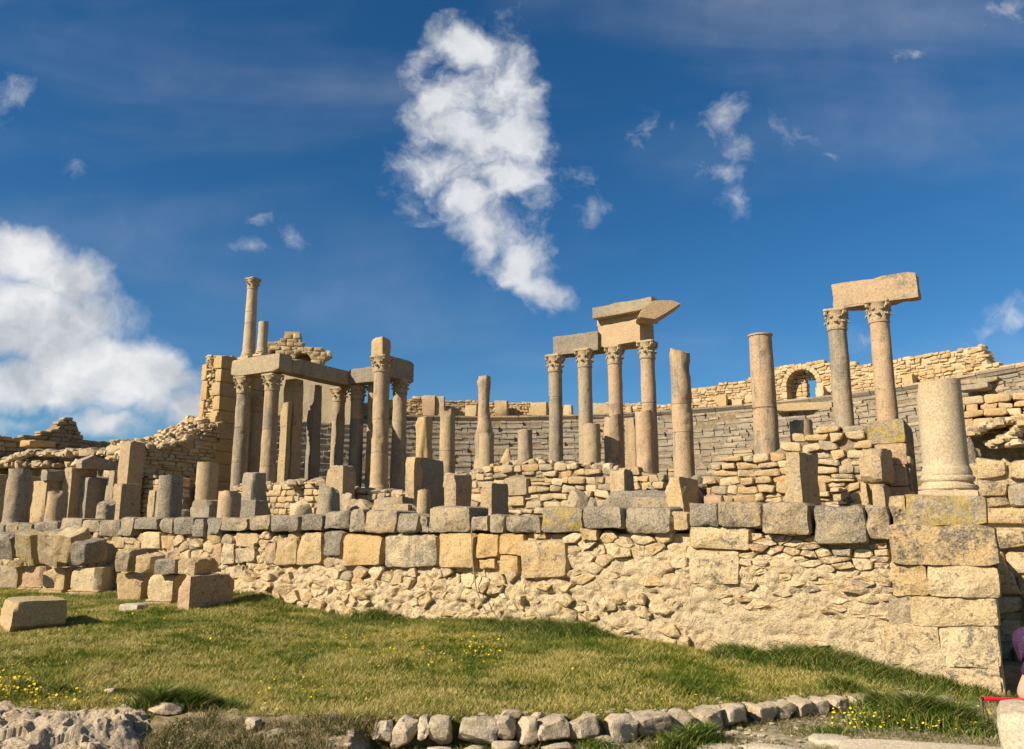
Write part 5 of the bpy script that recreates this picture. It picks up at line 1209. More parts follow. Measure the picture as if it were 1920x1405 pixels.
# ------------------------------------------------------------------ far left wall with a jagged peak
def far_wall():
    p0 = at(-60, 850, 28.3); p1 = at(285, 850, 34.5); d = p1[:2] - p0[:2]; L_ = float(np.linalg.norm(d)); rz = atan2(d[1], d[0]); n = np.array([-d[1], d[0]]) / L_
    def hit(px, py):
        r = ray(px, py); t = (p0[:2] @ n) / (r[:2] @ n); w = r[:2] * t; return float((w - p0[:2]) @ d / L_), CAMZ + r[2] * t
    top = [(-60, 812), (0, 815), (40, 820), (85, 810), (95, 808), (110, 802), (118, 790), (128, 785), (138, 784), (146, 794), (152, 820), (160, 823), (200, 826), (250, 829), (285, 831)]
    T = [hit(*q) for q in top]; wall_any('outer_wall', 'far shaded outer wall with a jagged peak against the clouds', (p0[0], p0[1], 2.0), rz, L_, interp_fn([(x, z - 2.0) for x, z in T]), .8, (.36, .16), 'far_wall', 'core_dark', 71, zmin=1.3, minpx=8.5, limit=260, jit=.15, drop=.04, protr=(-.08, .02))
far_wall()
blk('loose_block', 'small sunlit block on the mound before the jagged wall', 'block', 38, 55, 826, 838, 27.5, .9, None, 'yellow', n=4)

# ------------------------------------------------------------------ fallen blocks on the lawn at left
FB = 'fallen blocks stacked before the podium at left'
def meet(px, py):
    """depth at which the line of sight reaches the lawn"""
    r = ray(px, py)
    for Y in np.arange(6, 24, .05):
        if CAMZ + r[2] * Y / r[1] < lawn_z(r[0] * Y / r[1], Y): return float(Y)
    return 14.
def lz(px, Y): x = at(px, 1000, Y)[0]; return lawn_z(x, Y) - .03
for (l, r, yt, yb, off, d, rz, mt, lab) in [
        (-52, -8, 1062, 1104, -1.3, .45, -14, 'block', 'pale lower block cut by the left edge of view'), (0, 33, 1061, 1104, -1.25, .45, -14, 'block_grey', 'greyish lower block, first from the left edge'), (43, 82, 1062, 1106, -1.25, .40, -16, 'block_pink', 'pinkish lower block second from the left edge'), (83, 121, 1064, 1112, -1.30, .45, -12, 'block', 'bright cream lower block left of the wide one'), (134, 187, 1064, 1115, -1.45, .55, -12, 'block', 'wide cream lower block with moulded foot'),
        (219, 265, 1074, 1127, -1.6, .42, -10, 'block', 'cream lower block with a hollow right edge'), (279, 324, 1078, 1134, -1.6, .40, -14, 'block', 'bright lower block with a ledge at its foot'), (337, 356, 1079, 1143, -1.9, .75, -38, 'block_pink', 'big brown block in shade at the right end of the pile'),
        (2, 24, 1120, 1172, None, 0.62, -50, 'block', 'big low block in the grass at the left edge')]:
    Y = meet(l + 4, yb) if off is not None else meet(20, 1172); o_ = blk('fallen_block', lab, 'block', l, r, yt, None, Y, d, rz, mt, zb=lz(l, Y), group=FB, chips=5, chipsize=.16, rough=.018)
    if l in (43, 83, 134, 279):
        w_ = max(v.co.x for v in o_.data.vertices) - min(v.co.x for v in o_.data.vertices)
        for k_, (hh, dd) in enumerate(((.06, .07), (.035, .035))): v, f = block_geo(w_ * .99, .10, hh, 2300 + l + k_, 6, .012, .006, 3); mesh_obj('moulding', v + np.array([0, -dd, .02 + .062 * k_]), f, M[mt], o_, sharp=28)
for (l, r, yt, yb, off, d, rz, mt, tip, lab) in [
        (-6, 26, 1002, 1050, -.75, .45, -14, 'block_grey', (14, 0), 'tilted grey cornice piece, first on the upper row'), (34, 71, 1001, 1058, -.80, .45, -16, 'coping_lichen', (16, 6), 'tilted cornice piece with orange lichen on top'), (78, 110, 1001, 1060, -.80, .45, -18, 'block_grey', (16, 8), 'tilted narrow cornice piece, third on the upper row'), (104, 138, 1001, 1056, -.85, .55, -16, 'block', (18, 8), 'pale cornice piece leaning on the wall, fourth on the upper row'), (136, 160, 1019, 1062, -1.05, .55, -14, 'block_grey', (10, 4), 'rounded grey block at the end of the upper row'),
        (219, 246, 1031, 1073, -1.15, .40, -14, 'coping_lichen', (4, 0), 'greyish block with yellow crust in the pile middle'), (254, 281, 1043, 1075, -1.35, .35, -18, 'block', (4, 4), 'small cracked pale block in the pile middle'), (291, 328, 1049, 1077, -1.40, .35, -12, 'block_grey', (2, 0), 'greyish squared block next to the tan capping block'), (334, 365, 1049, 1078, -1.55, .60, -20, 'block', (2, 3), 'tan capping block on the big brown block')]:
    Y = min(Yb(l, off), meet(l + 4, 1105 if l < 200 else 1130) + .12); blk('cornice_piece', lab, 'block', l, r, yt, yb, Y, d, rz, mt, group='upper row of tilted cornice pieces', chips=5, chipsize=.2, rough=.02, tip=tip)
blk('flat_stone', 'small flat white stone lying in front of the pile', 'stone', 224, 256, 1133, None, meet(240, 1147), .30, -14, 'white_rock', zb=lz(240, meet(240, 1147)), n=6)
boulder('loose_stone', 'small loose stone wedged between the tilted cornice pieces', 'stone', 30, 1063, 24, 16, Yb(30, -1.1), 'block', zb=None)

# ------------------------------------------------------------------ stone edging of the lawn
def edging():
    root = empty('stone_edging', (0, 6.4, 0), 0, 'row of rough white stones holding back the lawn edge', 'edging'); rg = np.random.RandomState(13)
    spec = []; x = edge_pts[6][0] + .12; k = 0; ws = [.20, .24, .13, .20, .36, .20, .18, .32, .30, .30, .34, .28, .36, .30, .26, .26, .24, .28, .26, .26, .28, .24, .26, .28, .3]
    while x < edge_pts[-2][0] and k < 60: w = ws[k % len(ws)] * .80; spec.append((x + w / 2, w, (.122 if k < 14 else .09) * (1 + .22 * sin(k * 2.3)) * (1 if x < 2.4 else .8))); x += w * (1.0 if k % 5 != 3 else 1.35); k += 1
    for i, (x, w, h) in enumerate(spec):
        y = edge_y(x) - .06; v, f = block_geo(w * 1.03, .24, h + .05, 1500 + i, 10, .022, .014, 9, 0, .24); sl = atan2(edge_y(x + .1) - edge_y(x - .1), .2)
        v = v - np.array([0, .12, .05]); z0 = max(0, edge_z(x) - h + .035)
        obj('edging_stone', make_mesh('edging_stone', v, f, M['row_stone'], 24), root, (x, y - 6.4, z0), (rg.uniform(-.14, .14), rg.uniform(-.14, .14), sl + rg.uniform(-.12, .12)))
    for i, (x, dy, w, h) in enumerate([(-.55, -.22, .2, .08), (-.3, -.25, .18, .10), (-.05, -.2, .22, .10), (.35, -.26, .26, .08), (.75, -.2, .25, .10), (-.9, -.22, .16, .06)]):
        v, f = rock_geo(w, .16, h, 1560 + i, 4, 10); obj('footing_stone', make_mesh('footing_stone', v, f, M['row_stone'], 30), root, (x, edge_y(x) + dy - 6.4, 0), (0, 0, rg.uniform(-.4, .4)))
edging()
def outcrop():
    nx, ny = 300, 150; xs = np.linspace(-5.2, edge_pts[5][0] + .12, nx); tt = np.linspace(0, 1, ny); xr = xs[-1]
    P_ = np.array([(x, edge_y(x) + .06 - (1 - t) * 1.75, 0) for x in xs for t in tt]); t = np.tile(tt, nx); e = np.clip((xr - P_[:, 0]) / .45, 0, 1)
    ez = np.array([edge_z(x) for x in P_[:, 0]])
    rid = 1 - np.abs(fbm(P_ + 3, 1.9, 5, .55)) * 2.2; P_[:, 2] = (ez + .03) * np.clip(t * 1.5, 0, 1) ** .8 * (.30 + .70 * e) + (rid - .55) * .11 * e * np.clip((1 - t) * 5, .25, 1) + fbm(P_, 7, 4) * .034 - .08 * (1 - e)
    cell = np.floor(P_[:, :2] * np.array([3.1, 4.3]) + np.stack([fbm(P_, 2.1, 3), fbm(P_ + 44, 2.1, 3)], 1) * 1.2); hs = _h(cell[:, 0].astype(int), cell[:, 1].astype(int), cell[:, 0].astype(int) * 0)
    P_[:, 2] += (hs - .5) * .085 * e * np.clip((1 - t) * 6, .3, 1) + np.abs(fbm(P_ + 5, 14, 4, .6)) * -.045 * e
    # bedding cracks
    cr = np.abs(fbm(P_ * np.array([.6, 2.2, 1]) + 9, 1.7, 3)); P_[:, 2] -= np.clip(.07 - cr, 0, 1) * 1.6 * e
    f = np.array([(i * ny + j, (i + 1) * ny + j, (i + 1) * ny + j + 1, i * ny + j + 1) for i in range(nx - 1) for j in range(ny - 1)]); c = np.array([-3.3, 5.9, 0]); o = mesh_obj('rock_outcrop', P_ - c, f, M['bedrock'], None, c, 0, 45); props(o, 'rugged pale bedrock outcrop at the lower left', 'rock')
outcrop()
def stand(px, py):
    r = ray(px, py)
    for Y in np.arange(4.5, 9, .02):
        x = r[0] * Y / r[1]; y0 = edge_y(x); g = lawn_z(x, Y) if Y > y0 else max(.0, edge_z(x) * (1 - (y0 - Y) / .8)) if x < -1.3 else .0
        if CAMZ + r[2] * Y / r[1] <= g + .005: return float(Y)
    return 6.5
SR = 'pale stones scattered along the lawn edge'
for (px, py, w, h, lab) in [(310, 1338, 70, 22, 'whitish weathered rock beside the tall weeds'), (470, 1372, 40, 30, 'pointed pale stone left of the row'), (490, 1390, 22, 18, 'small pale stone below the pointed one'), (520, 1385, 45, 20, 'rounded white stone near the lower edge'), (560, 1402, 50, 18, 'flat white stone at the bottom edge left of centre'), (425, 1402, 34, 18, 'pale stone at the bottom edge among weeds'), (655, 1360, 48, 14, 'long thin white stone just above the row'), (620, 1346, 30, 10, 'flat little stone sunk in the grass'), (955, 1346, 46, 14, 'white stone lying behind the row'), (1010, 1347, 24, 12, 'little white stone behind the row'), (640, 1398, 30, 12, 'small stone at the foot of the row'),
        (1225, 1372, 70, 40, 'large grey stone near the gap in the row'), (1425, 1345, 50, 22, 'grey stone by the right part of the row'), (205, 1300, 30, 10, 'thin stone on the outcrop top')]:
    Y = stand(px, py); boulder('scattered_stone', lab, 'stone', px, py, w, h, Y, 'row_stone', n=6, cuts=12, group=SR, rz=random.Random(px).uniform(-25, 25))
# big pale rocks at the lower right
v, f = block_geo(.95, .45, .68, 1601, 10, .07, .02, 4, 0, .10)
p_ = at(1863, 1327, 4.85); props(mesh_obj('limestone_block', v, f, M['white_rock'], None, (p_[0] + .475 * cos(radians(-33)), 4.85 + .475 * sin(radians(-33)), 0), radians(-33), 35), 'large smooth white limestone block at the lower right corner', 'block')
v, f = rock_geo(1.35, .95, .16, 1602, 10, 8, .03); g_ = ghit(1750, 1400, .10)
props(mesh_obj('flat_boulder', v, f, M['white_rock'], None, (g_[0], g_[1], -.03), radians(-10), 35), 'broad flat pale boulder lying beside the path', 'boulder')
for (px, py, w_, d_, lab) in [(1440, 1398, .55, .30, 'pale flat paving stone sunk in the path, left of the broad boulder'), (1570, 1385, .45, .3, 'small pale paving stone near the weeds'), (1340, 1402, .4, .25, 'pale paving stone at the bottom edge right of the row')]:
    v, f = rock_geo(w_, d_, .07, int(px), 8, 8, .04); g_ = ghit(px, py, .03); props(mesh_obj('paving_stone', v, f, M['white_rock'], None, (g_[0], g_[1], -.015), radians(px % 40 - 20), 35), lab, 'stone', 'paving stones in the path')
v, f = rock_geo(.6, .35, .1, 1603, 6, 8); props(mesh_obj('flat_stone', v, f, M['row_stone'], None, (4.0, 8.02, .04), radians(30), 35), 'flat stone at the far end of the edging row', 'stone')

# thin drain pipe on the wall
def pipe():
    a0, z0 = hitb(884, 1010, -.10); acc = Acc(); pts = [hitb(884, 985, -.10), hitb(886, 1040, -.09), hitb(888, 1070, -.13), hitb(893, 1105, -.16), hitb(902, 1130, -.2), hitb(915, 1155, -.24)]; bs = [-.10, -.10, -.13, -.16, -.2, -.24]
    P_ = [W(a, b, z) for (a, z), b in zip(pts, bs)]; c = P_[-1]; V_ = []; F_ = []
    for i, p in enumerate(P_):
        for k in range(6): V_.append(p - c + np.array([cos(k * pi / 3) * .009, sin(k * pi / 3) * .009, 0]))
        if i: F_ += [((i - 1) * 6 + k, (i - 1) * 6 + (k + 1) % 6, i * 6 + (k + 1) % 6, i * 6 + k) for k in range(6)]
    props(mesh_obj('drain_hose', V_, F_, M['pier_dark'], None, c), 'thin grey hose hanging down the podium wall', 'hose')
pipe()
# ------------------------------------------------------------------ grass, weeds, flowers
_ex = np.array([p[0] for p in edge_pts]); _ey = np.array([p[1] for p in edge_pts]); _ez = np.array([p[2] for p in edge_pts])
_wa = np.linspace(-30, .5, 400); _wz = np.array([wall_base(a) for a in _wa])
def lawn_zv(x, y):
    y0 = np.interp(x, _ex, _ey); wy = O[1] + (x - O[0]) * U[1] / U[0]; y1 = np.maximum(wy, y0 + .02); t = np.clip((y - y0) / (y1 - y0), 0, 1)
    a = (x - O[0]) * U[0] + (wy - O[1]) * U[1]; z = (1 - t) * np.interp(x, _ex, _ez) + t * np.interp(np.minimum(a, .4), _wa, _wz)
    P_ = np.stack([x, y, np.zeros_like(x)], 1); return z + fbm(P_, 1.1, 4) * .035 + fbm(P_, 5, 3) * .012
def blade_mesh(name, label, x, y, z, h, w, lean, mat, rg, segs=1):
    """ribbons: one triangle each, or bent ones of three"""
    n = len(x); th = rg.rand(n) * 2 * pi; la = rg.rand(n) * 2 * pi; dx, dy = np.cos(th) * w / 2, np.sin(th) * w / 2; lx, ly = np.cos(la) * lean * h, np.sin(la) * lean * h
    B = np.stack([x, y, z], 1); d = np.stack([dx, dy, np.zeros(n)], 1)
    if segs == 1:
        V_ = np.stack([B - d, B + d, B + np.stack([lx, ly, h], 1)], 1).reshape(-1, 3); F_ = np.arange(3 * n).reshape(-1, 3)
    else:
        m = B + np.stack([lx * .3, ly * .3, h * .62], 1); t = B + np.stack([lx, ly, h * .95], 1); V_ = np.stack([B - d, B + d, m - d * .75, m + d * .75, t], 1).reshape(-1, 3); k = np.arange(n)[:, None] * 5
        F_ = np.concatenate([k + np.array([[0, 1, 3]]), k + np.array([[0, 3, 2]]), k + np.array([[2, 3, 4]])], 1).reshape(-1, 3)
    o = mesh_obj(name, V_, F_, M[mat], None, sharp=0); o['label'] = label; o['category'] = 'grass'; o['kind'] = 'stuff'; return o
def meadow():
    rg = np.random.RandomState(17); N = 1300000; x = rg.uniform(-16, 5, N); y = rg.uniform(6.0, 18, N); ey = np.interp(x, _ex, _ey); wy = O[1] + (x - O[0]) * U[1] / U[0]
    d = np.hypot(x, y); px = 960 + F * x / y; keep = (y > ey - .02) & (y < wy - .02) & (px < 2000) & (rg.rand(N) < np.clip((8.5 / d) ** 1.6, 0, 1) * np.where(px > -80, 1, .55)); x, y, d = x[keep], y[keep], d[keep]
    x, y, d = x[:440000], y[:440000], d[:440000]; n = len(x); P_ = np.stack([x, y, np.zeros(n)], 1)
    tuft = np.clip(fbm(P_ + 40, 1.7, 4) * 2.2, 0, 1); h = (.022 + .022 * rg.rand(n) + .045 * tuft * rg.rand(n)); w = .0045 + .0009 * d * .8
    blade_mesh('short_grass', 'short patchy green and straw coloured lawn grass', x, y, lawn_zv(x, y) - .004, h, w, .9, 'grass', rg)
    # long grass at the foot of the podium
    n = 42000; a = -rg.rand(n) * 14.5; a = np.where(rg.rand(n) < .75, -rg.rand(n) * 8.2, a); b = -.06 - np.abs(rg.randn(n)) * .20
    pw = O[None, :] + a[:, None] * U + b[:, None] * V; x, y = pw[:, 0], pw[:, 1]
    amp = np.clip(.70 + fbm(np.stack([a * 1.5, np.zeros(n), np.zeros(n)], 1) + 3, 1, 4) * 1.3, .25, 1.25) * np.clip(1.25 + b * 1.6, .3, 1.2)
    amp *= np.where(a < -8.5, .6, 1); k = rg.rand(n) < np.clip(amp * 1.3, .1, 1); x, y, a, amp = x[k], y[k], a[k], amp[k]; n = len(x)
    blade_mesh('tall_grass', 'tall green grass growing along the foot of the podium wall', x, y, lawn_zv(x, y) - .01, (.05 + .155 * rg.rand(n)) * amp, .006 + .004 * rg.rand(n), .75, 'tall_grass', rg, 2)
    # greener, longer band in the lee of the wall
    n = 90000; a = -rg.rand(n) * 14; b = -np.abs(rg.randn(n)) * 1.1 - .1; pw = O[None, :] + a[:, None] * U + b[:, None] * V; x, y = pw[:, 0], pw[:, 1]; P_ = np.stack([x, y, np.zeros(n)], 1)
    k = (y > np.interp(x, _ex, _ey) + .2) & (fbm(P_ + 12, 1.3, 4) + .25 + b * .18 > rg.rand(n) * .35); x, y = x[k], y[k]; n = len(x)
    blade_mesh('green_grass', 'greener grass in the strip before the podium wall', x, y, lawn_zv(x, y) - .004, .03 + .05 * rg.rand(n), .009, .9, 'tall_grass', rg)
    # tufts and weeds
    X, Y_, Z, H = [], [], [], []
    def tuft_at(px, py, n, rad, h, zg=None, dense=1.):
        r = ray(px, py); t = (((zg or 0) - CAMZ) / r[2]); cx, cy = r[0] * t, r[1] * t
        rr = np.abs(rg.randn(n)) * rad * .6; th = rg.rand(n) * 2 * pi; x = cx + rr * np.cos(th); y = cy + rr * np.sin(th) * .8; inl = y > np.interp(x, _ex, _ey)
        z = np.where(inl, lawn_zv(x, y), .02) if zg is None or zg < .5 else np.full(n, zg); X.append(x); Y_.append(y); Z.append(z - .01); H.append(h * (.35 + .65 * rg.rand(n)) * np.clip(1.2 - rr / rad * .6, .3, 1.2))
    for (px, py, n, rad, h) in [(1720, 1318, 2600, .42, .30), (1650, 1300, 1500, .35, .24), (1790, 1325, 1500, .28, .26), (1580, 1285, 900, .3, .2), (1290, 1395, 1200, .20, .18), (1320, 1385, 900, .16, .16), (1260, 1402, 700, .16, .14), (290, 1398, 2600, .26, .24), (350, 1392, 2600, .26, .22), (250, 1404, 1000, .14, .16), (420, 1390, 900, .22, .12), (330, 1385, 600, .2, .09), (400, 1380, 500, .2, .09), (390, 1340, 500, .3, .06), (560, 1335, 500, .22, .07), (480, 1120, 1600, .5, .28), (440, 1135, 800, .3, .18), (560, 1140, 700, .4, .18), (200, 1110, 400, .25, .12), (690, 1402, 400, .2, .08), (900, 1402, 400, .25, .08), (1120, 1400, 500, .2, .10), (1640, 1355, 1200, .45, .09), (1760, 1350, 1500, .5, .10), (1830, 1370, 900, .25, .10), (1560, 1372, 500, .3, .08), (1230, 1205, 500, .2, .22), (1000, 1180, 400, .2, .12), (40, 1335, 900, .35, .12), (110, 1335, 500, .2, .10), (230, 1330, 500, .18, .08)]: tuft_at(px, py, n, rad, h, .18 if py < 1345 else .03)
    for _ in range(70):
        x = rg.uniform(-6, 3.5); y = rg.uniform(6.6, 11); ey = edge_y(x)
        if y < ey + .1 or y > wall_hit_y(x) - .3: continue
        n = rg.randint(60, 260); rr = np.abs(rg.randn(n)) * .12; th = rg.rand(n) * 2 * pi; xx, yy = x + rr * np.cos(th) * 1.8, y + rr * np.sin(th); X.append(xx); Y_.append(yy); Z.append(lawn_zv(xx, yy) - .01); H.append(.03 + .05 * rg.rand(n))
    x, y, z, h = map(np.concatenate, (X, Y_, Z, H)); blade_mesh('weeds', 'scattered tufts of long green grass and weeds', x, y, z, h, .005 + .005 * rg.rand(len(x)), .8, 'tall_grass', rg, 2)
    # dry litter on the path and along the edging
    n = 16000; x = rg.uniform(-2.6, 4.3, n); y = np.interp(x, _ex, _ey) + rg.randn(n) * .12 - .05 - np.where(x < -1.2, rg.rand(n) * .8, 0); k = rg.rand(n) < .8; x, y = x[k], y[k]; n = len(x); dd = np.interp(x, _ex, _ey) - y; z = np.where(dd < .01, lawn_zv(x, y), np.where(x < -1.3, np.interp(x, _ex, _ez) * np.clip(1 - dd / .85, 0, 1), .015))
    blade_mesh('dry_weeds', 'dry straw and low weeds along the stone edging', x, y, z, .02 + .05 * rg.rand(n), .006, 1.2, 'moss_grass', rg)
    n = 9000; x = rg.uniform(-2.8, -1.05, n); dd = rg.rand(n) * .9; y = np.interp(x, _ex, _ey) - dd; P_ = np.stack([x, y, np.zeros(n)], 1); k = fbm(P_ + 21, 2.6, 4) > -.05; x, y, dd = x[k], y[k], dd[k]; n = len(x)
    blade_mesh('bank_weeds', 'dry and green weeds on the stony bank at lower left', x, y, np.interp(x, _ex, _ez) * np.clip(1 - dd / .9, 0, 1) ** .8, .03 + .08 * rg.rand(n), .006, .9, 'moss_grass', rg, 2)
    # moss and weeds on the path
    n = 26000; x = rg.uniform(.8, 4.6, n); y = rg.uniform(5.2, 8.3, n); P_ = np.stack([x, y, np.zeros(n)], 1); k = (y < np.interp(x, _ex, _ey) - .08) & (fbm(P_ + 77, 1.6, 4) > .02); x, y = x[k], y[k]; n = len(x)
    blade_mesh('moss', 'low moss and weeds in patches on the path', x, y, np.full(n, .012), .012 + .03 * rg.rand(n), .008, .9, 'moss_grass', rg)
    # yellow flowers
    FX, FY, FZ = [], [], []
    def patch(px0, px1, py0, py1, n, up, zg=.2):
        for _ in range(n):
            px, py = rg.uniform(px0, px1), rg.uniform(py0, py1); r = ray(px, py); t = (zg - CAMZ) / r[2]; x, y = r[0] * t, r[1] * t
            inl = edge_y(x) < y < wall_hit_y(x); z = float(lawn_zv(np.array([x]), np.array([y]))[0]) if inl else .02; FX.append(x); FY.append(y); FZ.append(z + rg.uniform(.3, 1) * up)
    patch(-60, 66, 1292, 1332, 190, .12, .28); patch(66, 150, 1315, 1335, 40, .08, .28); patch(620, 960, 1165, 1235, 260, .05, .4); patch(860, 950, 1195, 1215, 60, .05, .4); patch(1560, 1860, 1328, 1378, 210, .10, .03); patch(1300, 1600, 1290, 1340, 30, .06, .12); patch(1240, 1330, 1360, 1400, 14, .14, .03); patch(0, 640, 1170, 1330, 180, .04, .3); patch(640, 1500, 1200, 1330, 80, .04, .25); patch(1150, 1240, 1360, 1400, 10, .1, .03)
    n = len(FX); C_ = np.stack([FX, FY, FZ], 1); r = rg.uniform(.007, .013, n); V_ = []; k = np.arange(6); tl = rg.randn(n, 2) * .35
    for i in range(6):
        dx, dy = np.cos(i * pi / 3) * r, np.sin(i * pi / 3) * r; V_.append(C_ + np.stack([dx, dy, dx * tl[:, 0] + dy * tl[:, 1] + r * .35], 1))
    V_.append(C_); V_ = np.stack(V_, 1).reshape(-1, 3); F_ = (np.arange(n)[:, None, None] * 7 + np.array([[i, (i + 1) % 6, 6] for i in range(6)])[None]).reshape(-1, 3)
    o = mesh_obj('wild_flowers', V_, F_, M['petal'], None, sharp=0); o['label'] = 'tiny yellow wild flowers sprinkled through the grass'; o['category'] = 'flowers'; o['kind'] = 'stuff'
    # thin stems under the flowers
    blade_mesh('flower_stems', 'thin green stems of the yellow wild flowers', C_[:, 0], C_[:, 1], C_[:, 2] - .07, np.full(n, .072), .003, .05, 'tall_grass', rg)
    # mossy growth on the left mound and terrace
    n = 5000; a = rg.uniform(-40, -24, n); b = rg.uniform(6.3, 7.5, n); pw = O[None, :] + a[:, None] * U + b[:, None] * V; blade_mesh('mound_grass', 'thin grass on the rubble mound behind the left slabs', pw[:, 0], pw[:, 1], np.full(n, 3.7), .08 + .14 * rg.rand(n), .03, .8, 'tall_grass', rg)
    # broad leaved weed by the wall
meadow()
def pebbles():
    rg = np.random.RandomState(8); acc = Acc()
    for i in range(620):
        x = rg.uniform(-2.8, 4.4) if i < 420 else rg.uniform(-2.8, -1.1); y = edge_y(x) - abs(rg.randn()) * .5 - .12 if rg.rand() < .75 else edge_y(x) + abs(rg.randn()) * .12
        if y < 4.6: continue
        s = rg.uniform(.012, .05); v, f = rock_geo(s * 1.4, s, s * .7, i, 2, 6); z = (.008 if x > -1.15 else max(.01, edge_z(x) * max(0, 1 - (edge_y(x) - y) / .9) ** .8)) if y < edge_y(x) else lawn_z(x, y)
        acc.add(v + np.array([x, y, z]), f)
    o = acc.build('gravel', M['row_stone'], None, sharp=30); o['label'] = 'small pale stones strewn over path and lawn edge'; o['category'] = 'gravel'; o['kind'] = 'stuff'
pebbles()
# ------------------------------------------------------------------ seated person at the right edge, holding a red stick
def skin_mesh(name, joints, edges, mat, parent, root_i=0, sub=2):
    me = bpy.data.meshes.new(name); me.from_pydata([j[:3] for j in joints], edges, []); me.update(); me.materials.append(mat)
    o = bpy.data.objects.new(name, me); COL.objects.link(o); o.parent = parent
    sk = o.modifiers.new('skin', 'SKIN'); sk.use_smooth_shade = True
    lay_ = me.skin_vertices[0] if len(me.skin_vertices) else None
    if lay_ is None:
        bm = bmesh.new(); bm.from_mesh(me); bm.verts.layers.skin.verify(); bm.to_mesh(me); bm.free(); lay_ = me.skin_vertices[0]
    for i, j in enumerate(joints):
        r = j[3]; lay_.data[i].radius = (r, r) if not isinstance(r, tuple) else r; lay_.data[i].use_root = (i == root_i)
    ss = o.modifiers.new('subdivision', 'SUBSURF'); ss.levels = sub; ss.render_levels = sub
    dg = bpy.context.evaluated_depsgraph_get(); ev = bpy.data.meshes.new_from_object(o.evaluated_get(dg)); ev.name = name
    ev.polygons.foreach_set('use_smooth', np.ones(len(ev.polygons), bool)); o.modifiers.clear(); o.data = ev
    if not len(ev.materials): ev.materials.append(mat)
    return o
def S_X(S): return S[0] + .15
def person():
    Y = 5.30; E = at(1918, 1305, Y); S = at(1964, 1212, Y + .02); px0 = np.array([S_X(S), 5.50, .0]); seat = .36
    v, f = block_geo(.62, .60, seat, 1701, 6, .05, .015, 4); props(mesh_obj('seat_stone', v, f, M['white_rock'], None, (px0[0] + .10, 5.22, 0), radians(8), 35), 'low stone serving as a seat behind the white block', 'stone')
    root = empty('person', (px0[0], px0[1], seat), 0, 'person in a heathered purple short sleeved shirt sitting at the right edge', 'person')
    R = lambda p: (p[0] - px0[0], p[1] - px0[1], p[2] - seat)
    s = R(S); e = R(E); hip = (0, 0, .10); yc = 0.0
    wr = (e[0] + .24, e[1] + .06, e[2] - .015); hd = (wr[0] + .08, wr[1] + .03, wr[2]); sl = (s[0] + .10, -s[1] * .0 + .26, s[2] + .01); el = (sl[0] + .12, sl[1] + .05, e[2] + .02); wl = (el[0] + .25, el[1] - .14, el[2] - .03); hl = (wl[0] + .07, wl[1] - .03, wl[2])
    cx = s[0] + .20; cy = (s[1] + sl[1]) / 2; zt = s[2]
    J = [(.0, cy, .10, .13), (.0, cy, .24, .115), (cx * .6, cy, .36, .125), (cx, cy, zt - .03, .11), (cx + .01, cy, zt + .07, .055), (cx + .02, cy, zt + .12, .052), (cx + .035, cy, zt + .19, .088), (cx + .03, cy, zt + .28, .088), (cx + .02, cy, zt + .335, .05), (cx + .125, cy, zt + .20, .018),
         (s[0] + .03, s[1], s[2] - .01, .050), ((s[0] + e[0]) / 2, (s[1] + e[1]) / 2, (s[2] + e[2]) / 2, .056), (e[0], e[1], e[2], .054), ((e[0] + wr[0]) / 2, (e[1] + wr[1]) / 2, (e[2] + wr[2]) / 2, .040), (wr[0], wr[1], wr[2], .028), (hd[0], hd[1], hd[2], (.040, .018)),
         (sl[0], sl[1], sl[2], .062), ((sl[0] + el[0]) / 2, (sl[1] + el[1]) / 2, (sl[2] + el[2]) / 2, .048), (el[0], el[1], el[2], .042), (wl[0], wl[1], wl[2], .028), (hl[0], hl[1], hl[2], (.040, .018)),
         (.10, cy - .10, .085, .085), (.44, cy - .11, .10, .062), (.47, cy - .11, -.12, .050), (.45, cy - .11, -.30, .036), (.56, cy - .11, -.325, .030),
         (.10, cy + .10, .085, .085), (.44, cy + .11, .10, .062), (.47, cy + .11, -.12, .050), (.45, cy + .11, -.30, .036), (.56, cy + .11, -.325, .030)]
    Ed = [(0, 1), (1, 2), (2, 3), (3, 4), (4, 5), (5, 6), (6, 7), (7, 8), (6, 9), (3, 10), (10, 11), (11, 12), (12, 13), (13, 14), (14, 15), (3, 16), (16, 17), (17, 18), (18, 19), (19, 20), (0, 21), (21, 22), (22, 23), (23, 24), (24, 25), (0, 26), (26, 27), (27, 28), (28, 29), (29, 30)]
    for base, h, sg in ((15, hd, 1), (20, hl, -1)):       # fingers curled round what is held
        for k, (dz, ln) in enumerate(((.026, .036), (.009, .042), (-.009, .039), (-.026, .030))):
            i = len(J); J += [(h[0] + .035, h[1], h[2] + dz, .0095), (h[0] + .035 + ln, h[1] - .012 * sg, h[2] + dz, .0085), (h[0] + .03 + ln, h[1] - .036 * sg, h[2] + dz, .0078)]; Ed += [(base, i), (i, i + 1), (i + 1, i + 2)]
        i = len(J); J += [(h[0] + .0, h[1] - .022 * sg, h[2] + .034, .0105), (h[0] + .035, h[1] - .034 * sg, h[2] + .040, .0090)]; Ed += [(base, i), (i, i + 1)]
    skin_mesh('body', J, Ed, M['skin'], root)
    mid = tuple((np.array(s) * .25 + np.array(e) * .75)); m1 = tuple((np.array(s) * .62 + np.array(e) * .38)); ml = tuple((np.array(sl) * .3 + np.array(el) * .7))
    m2 = tuple(np.array(s) * .24 + np.array(e) * .76)
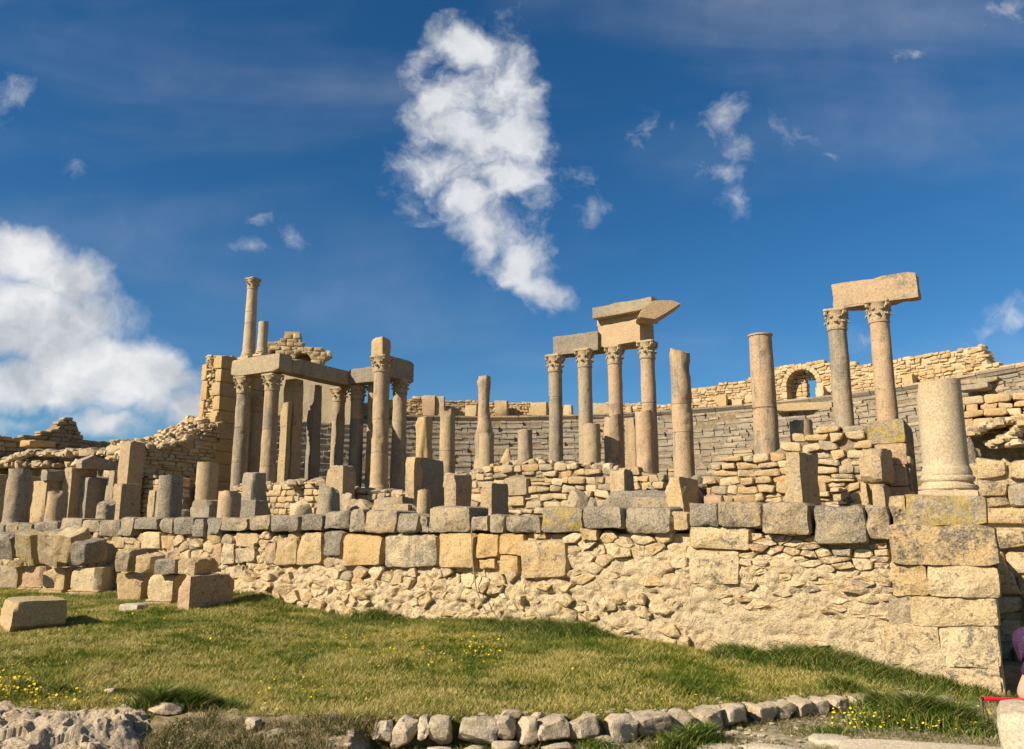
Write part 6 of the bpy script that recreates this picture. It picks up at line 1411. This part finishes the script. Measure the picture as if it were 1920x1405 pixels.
    TS = [(.0, cy, .11, .165), (.0, cy, .24, .15), (cx * .6, cy, .36, .155), (cx, cy, zt - .04, .145), (cx + .008, cy, zt + .055, .066), (s[0] + .02, s[1] - .005, s[2] + .005, .086), (m1[0], m1[1], m1[2], .082), (m2[0], m2[1], m2[2], .080), (sl[0], sl[1], sl[2], .080), (ml[0], ml[1], ml[2], .066)]
    skin_mesh('shirt', TS, [(0, 1), (1, 2), (2, 3), (3, 4), (3, 5), (5, 6), (6, 7), (3, 8), (8, 9)], M['shirt'], root)
    TR = [(.0, cy, .12, .15)] + [q for sg in (-1, 1) for q in ((.10, cy + sg * .10, .09, .10), (.44, cy + sg * .11, .10, .078), (.47, cy + sg * .11, -.12, .068), (.45, cy + sg * .11, -.27, .062))]
    skin_mesh('trousers', TR, [(0, 1), (1, 2), (2, 3), (3, 4), (0, 5), (5, 6), (6, 7), (7, 8)], M['trousers'], root)
    v, f = lathe([(.088, 0), (.105, .05), (.108, .10), (.095, .15), (.06, .185), (.01, .2)], 24, np.random.RandomState(3), .006, 20); mesh_obj('hair', v + np.array([cx + .005, cy, zt + .19]), f, M['hair'], root, sharp=0)
    # red stick under the arm
    p0 = at(1844, 1310, Y - .01); p1 = at(1905, 1313.5, Y - .01); d = (p1 - p0) / np.linalg.norm(p1 - p0); ln = .52; st = empty('red_stick', p0, 0, 'red handled folding stick with black wrist strap held under the arm', 'stick')
    ax = Vector(d); M3 = ax.to_track_quat('Z', 'Y').to_matrix(); rr = .0135
    def tube(name, r, z0, z1, mat):
        V_ = []; pr = [(r * .6, z0), (r, z0 + .004), (r, z1 - .004), (r * .6, z1)]
        for (q, z) in pr:
            for k in range(16): V_.append(M3 @ Vector((q * cos(k * pi / 8), q * sin(k * pi / 8), z)))
        F_ = [tuple(range(15, -1, -1)), tuple(range(48, 64))] + [(i * 16 + k, i * 16 + (k + 1) % 16, (i + 1) * 16 + (k + 1) % 16, (i + 1) * 16 + k) for i in range(3) for k in range(16)]; mesh_obj(name, V_, F_, mat, st, sharp=40)
    tube('handle', rr, 0, ln, M['red']); tube('end_cap', rr * .8, -.012, .004, M['black'])
    L_ = [(-.004, 0, 0), (-.008, 0, -.05), (-.005, .003, -.11), (.0, .006, -.145), (.020, .008, -.150), (.026, .006, -.135), (.016, .003, -.09), (.002, .0, -.055), (-.004, .0, -.045)]; V_ = []; F_ = []
    for i, p in enumerate(L_):
        for k in range(6): a = k * pi / 3; V_.append((p[0] + .0028 * cos(a), p[1] + .0028 * sin(a), p[2] + .001 * sin(a)))
        if i: F_ += [((i - 1) * 6 + k, (i - 1) * 6 + (k + 1) % 6, i * 6 + (k + 1) % 6, i * 6 + k) for k in range(6)]
    mesh_obj('wrist_strap', V_, F_, M['black'], st, sharp=60)
person()
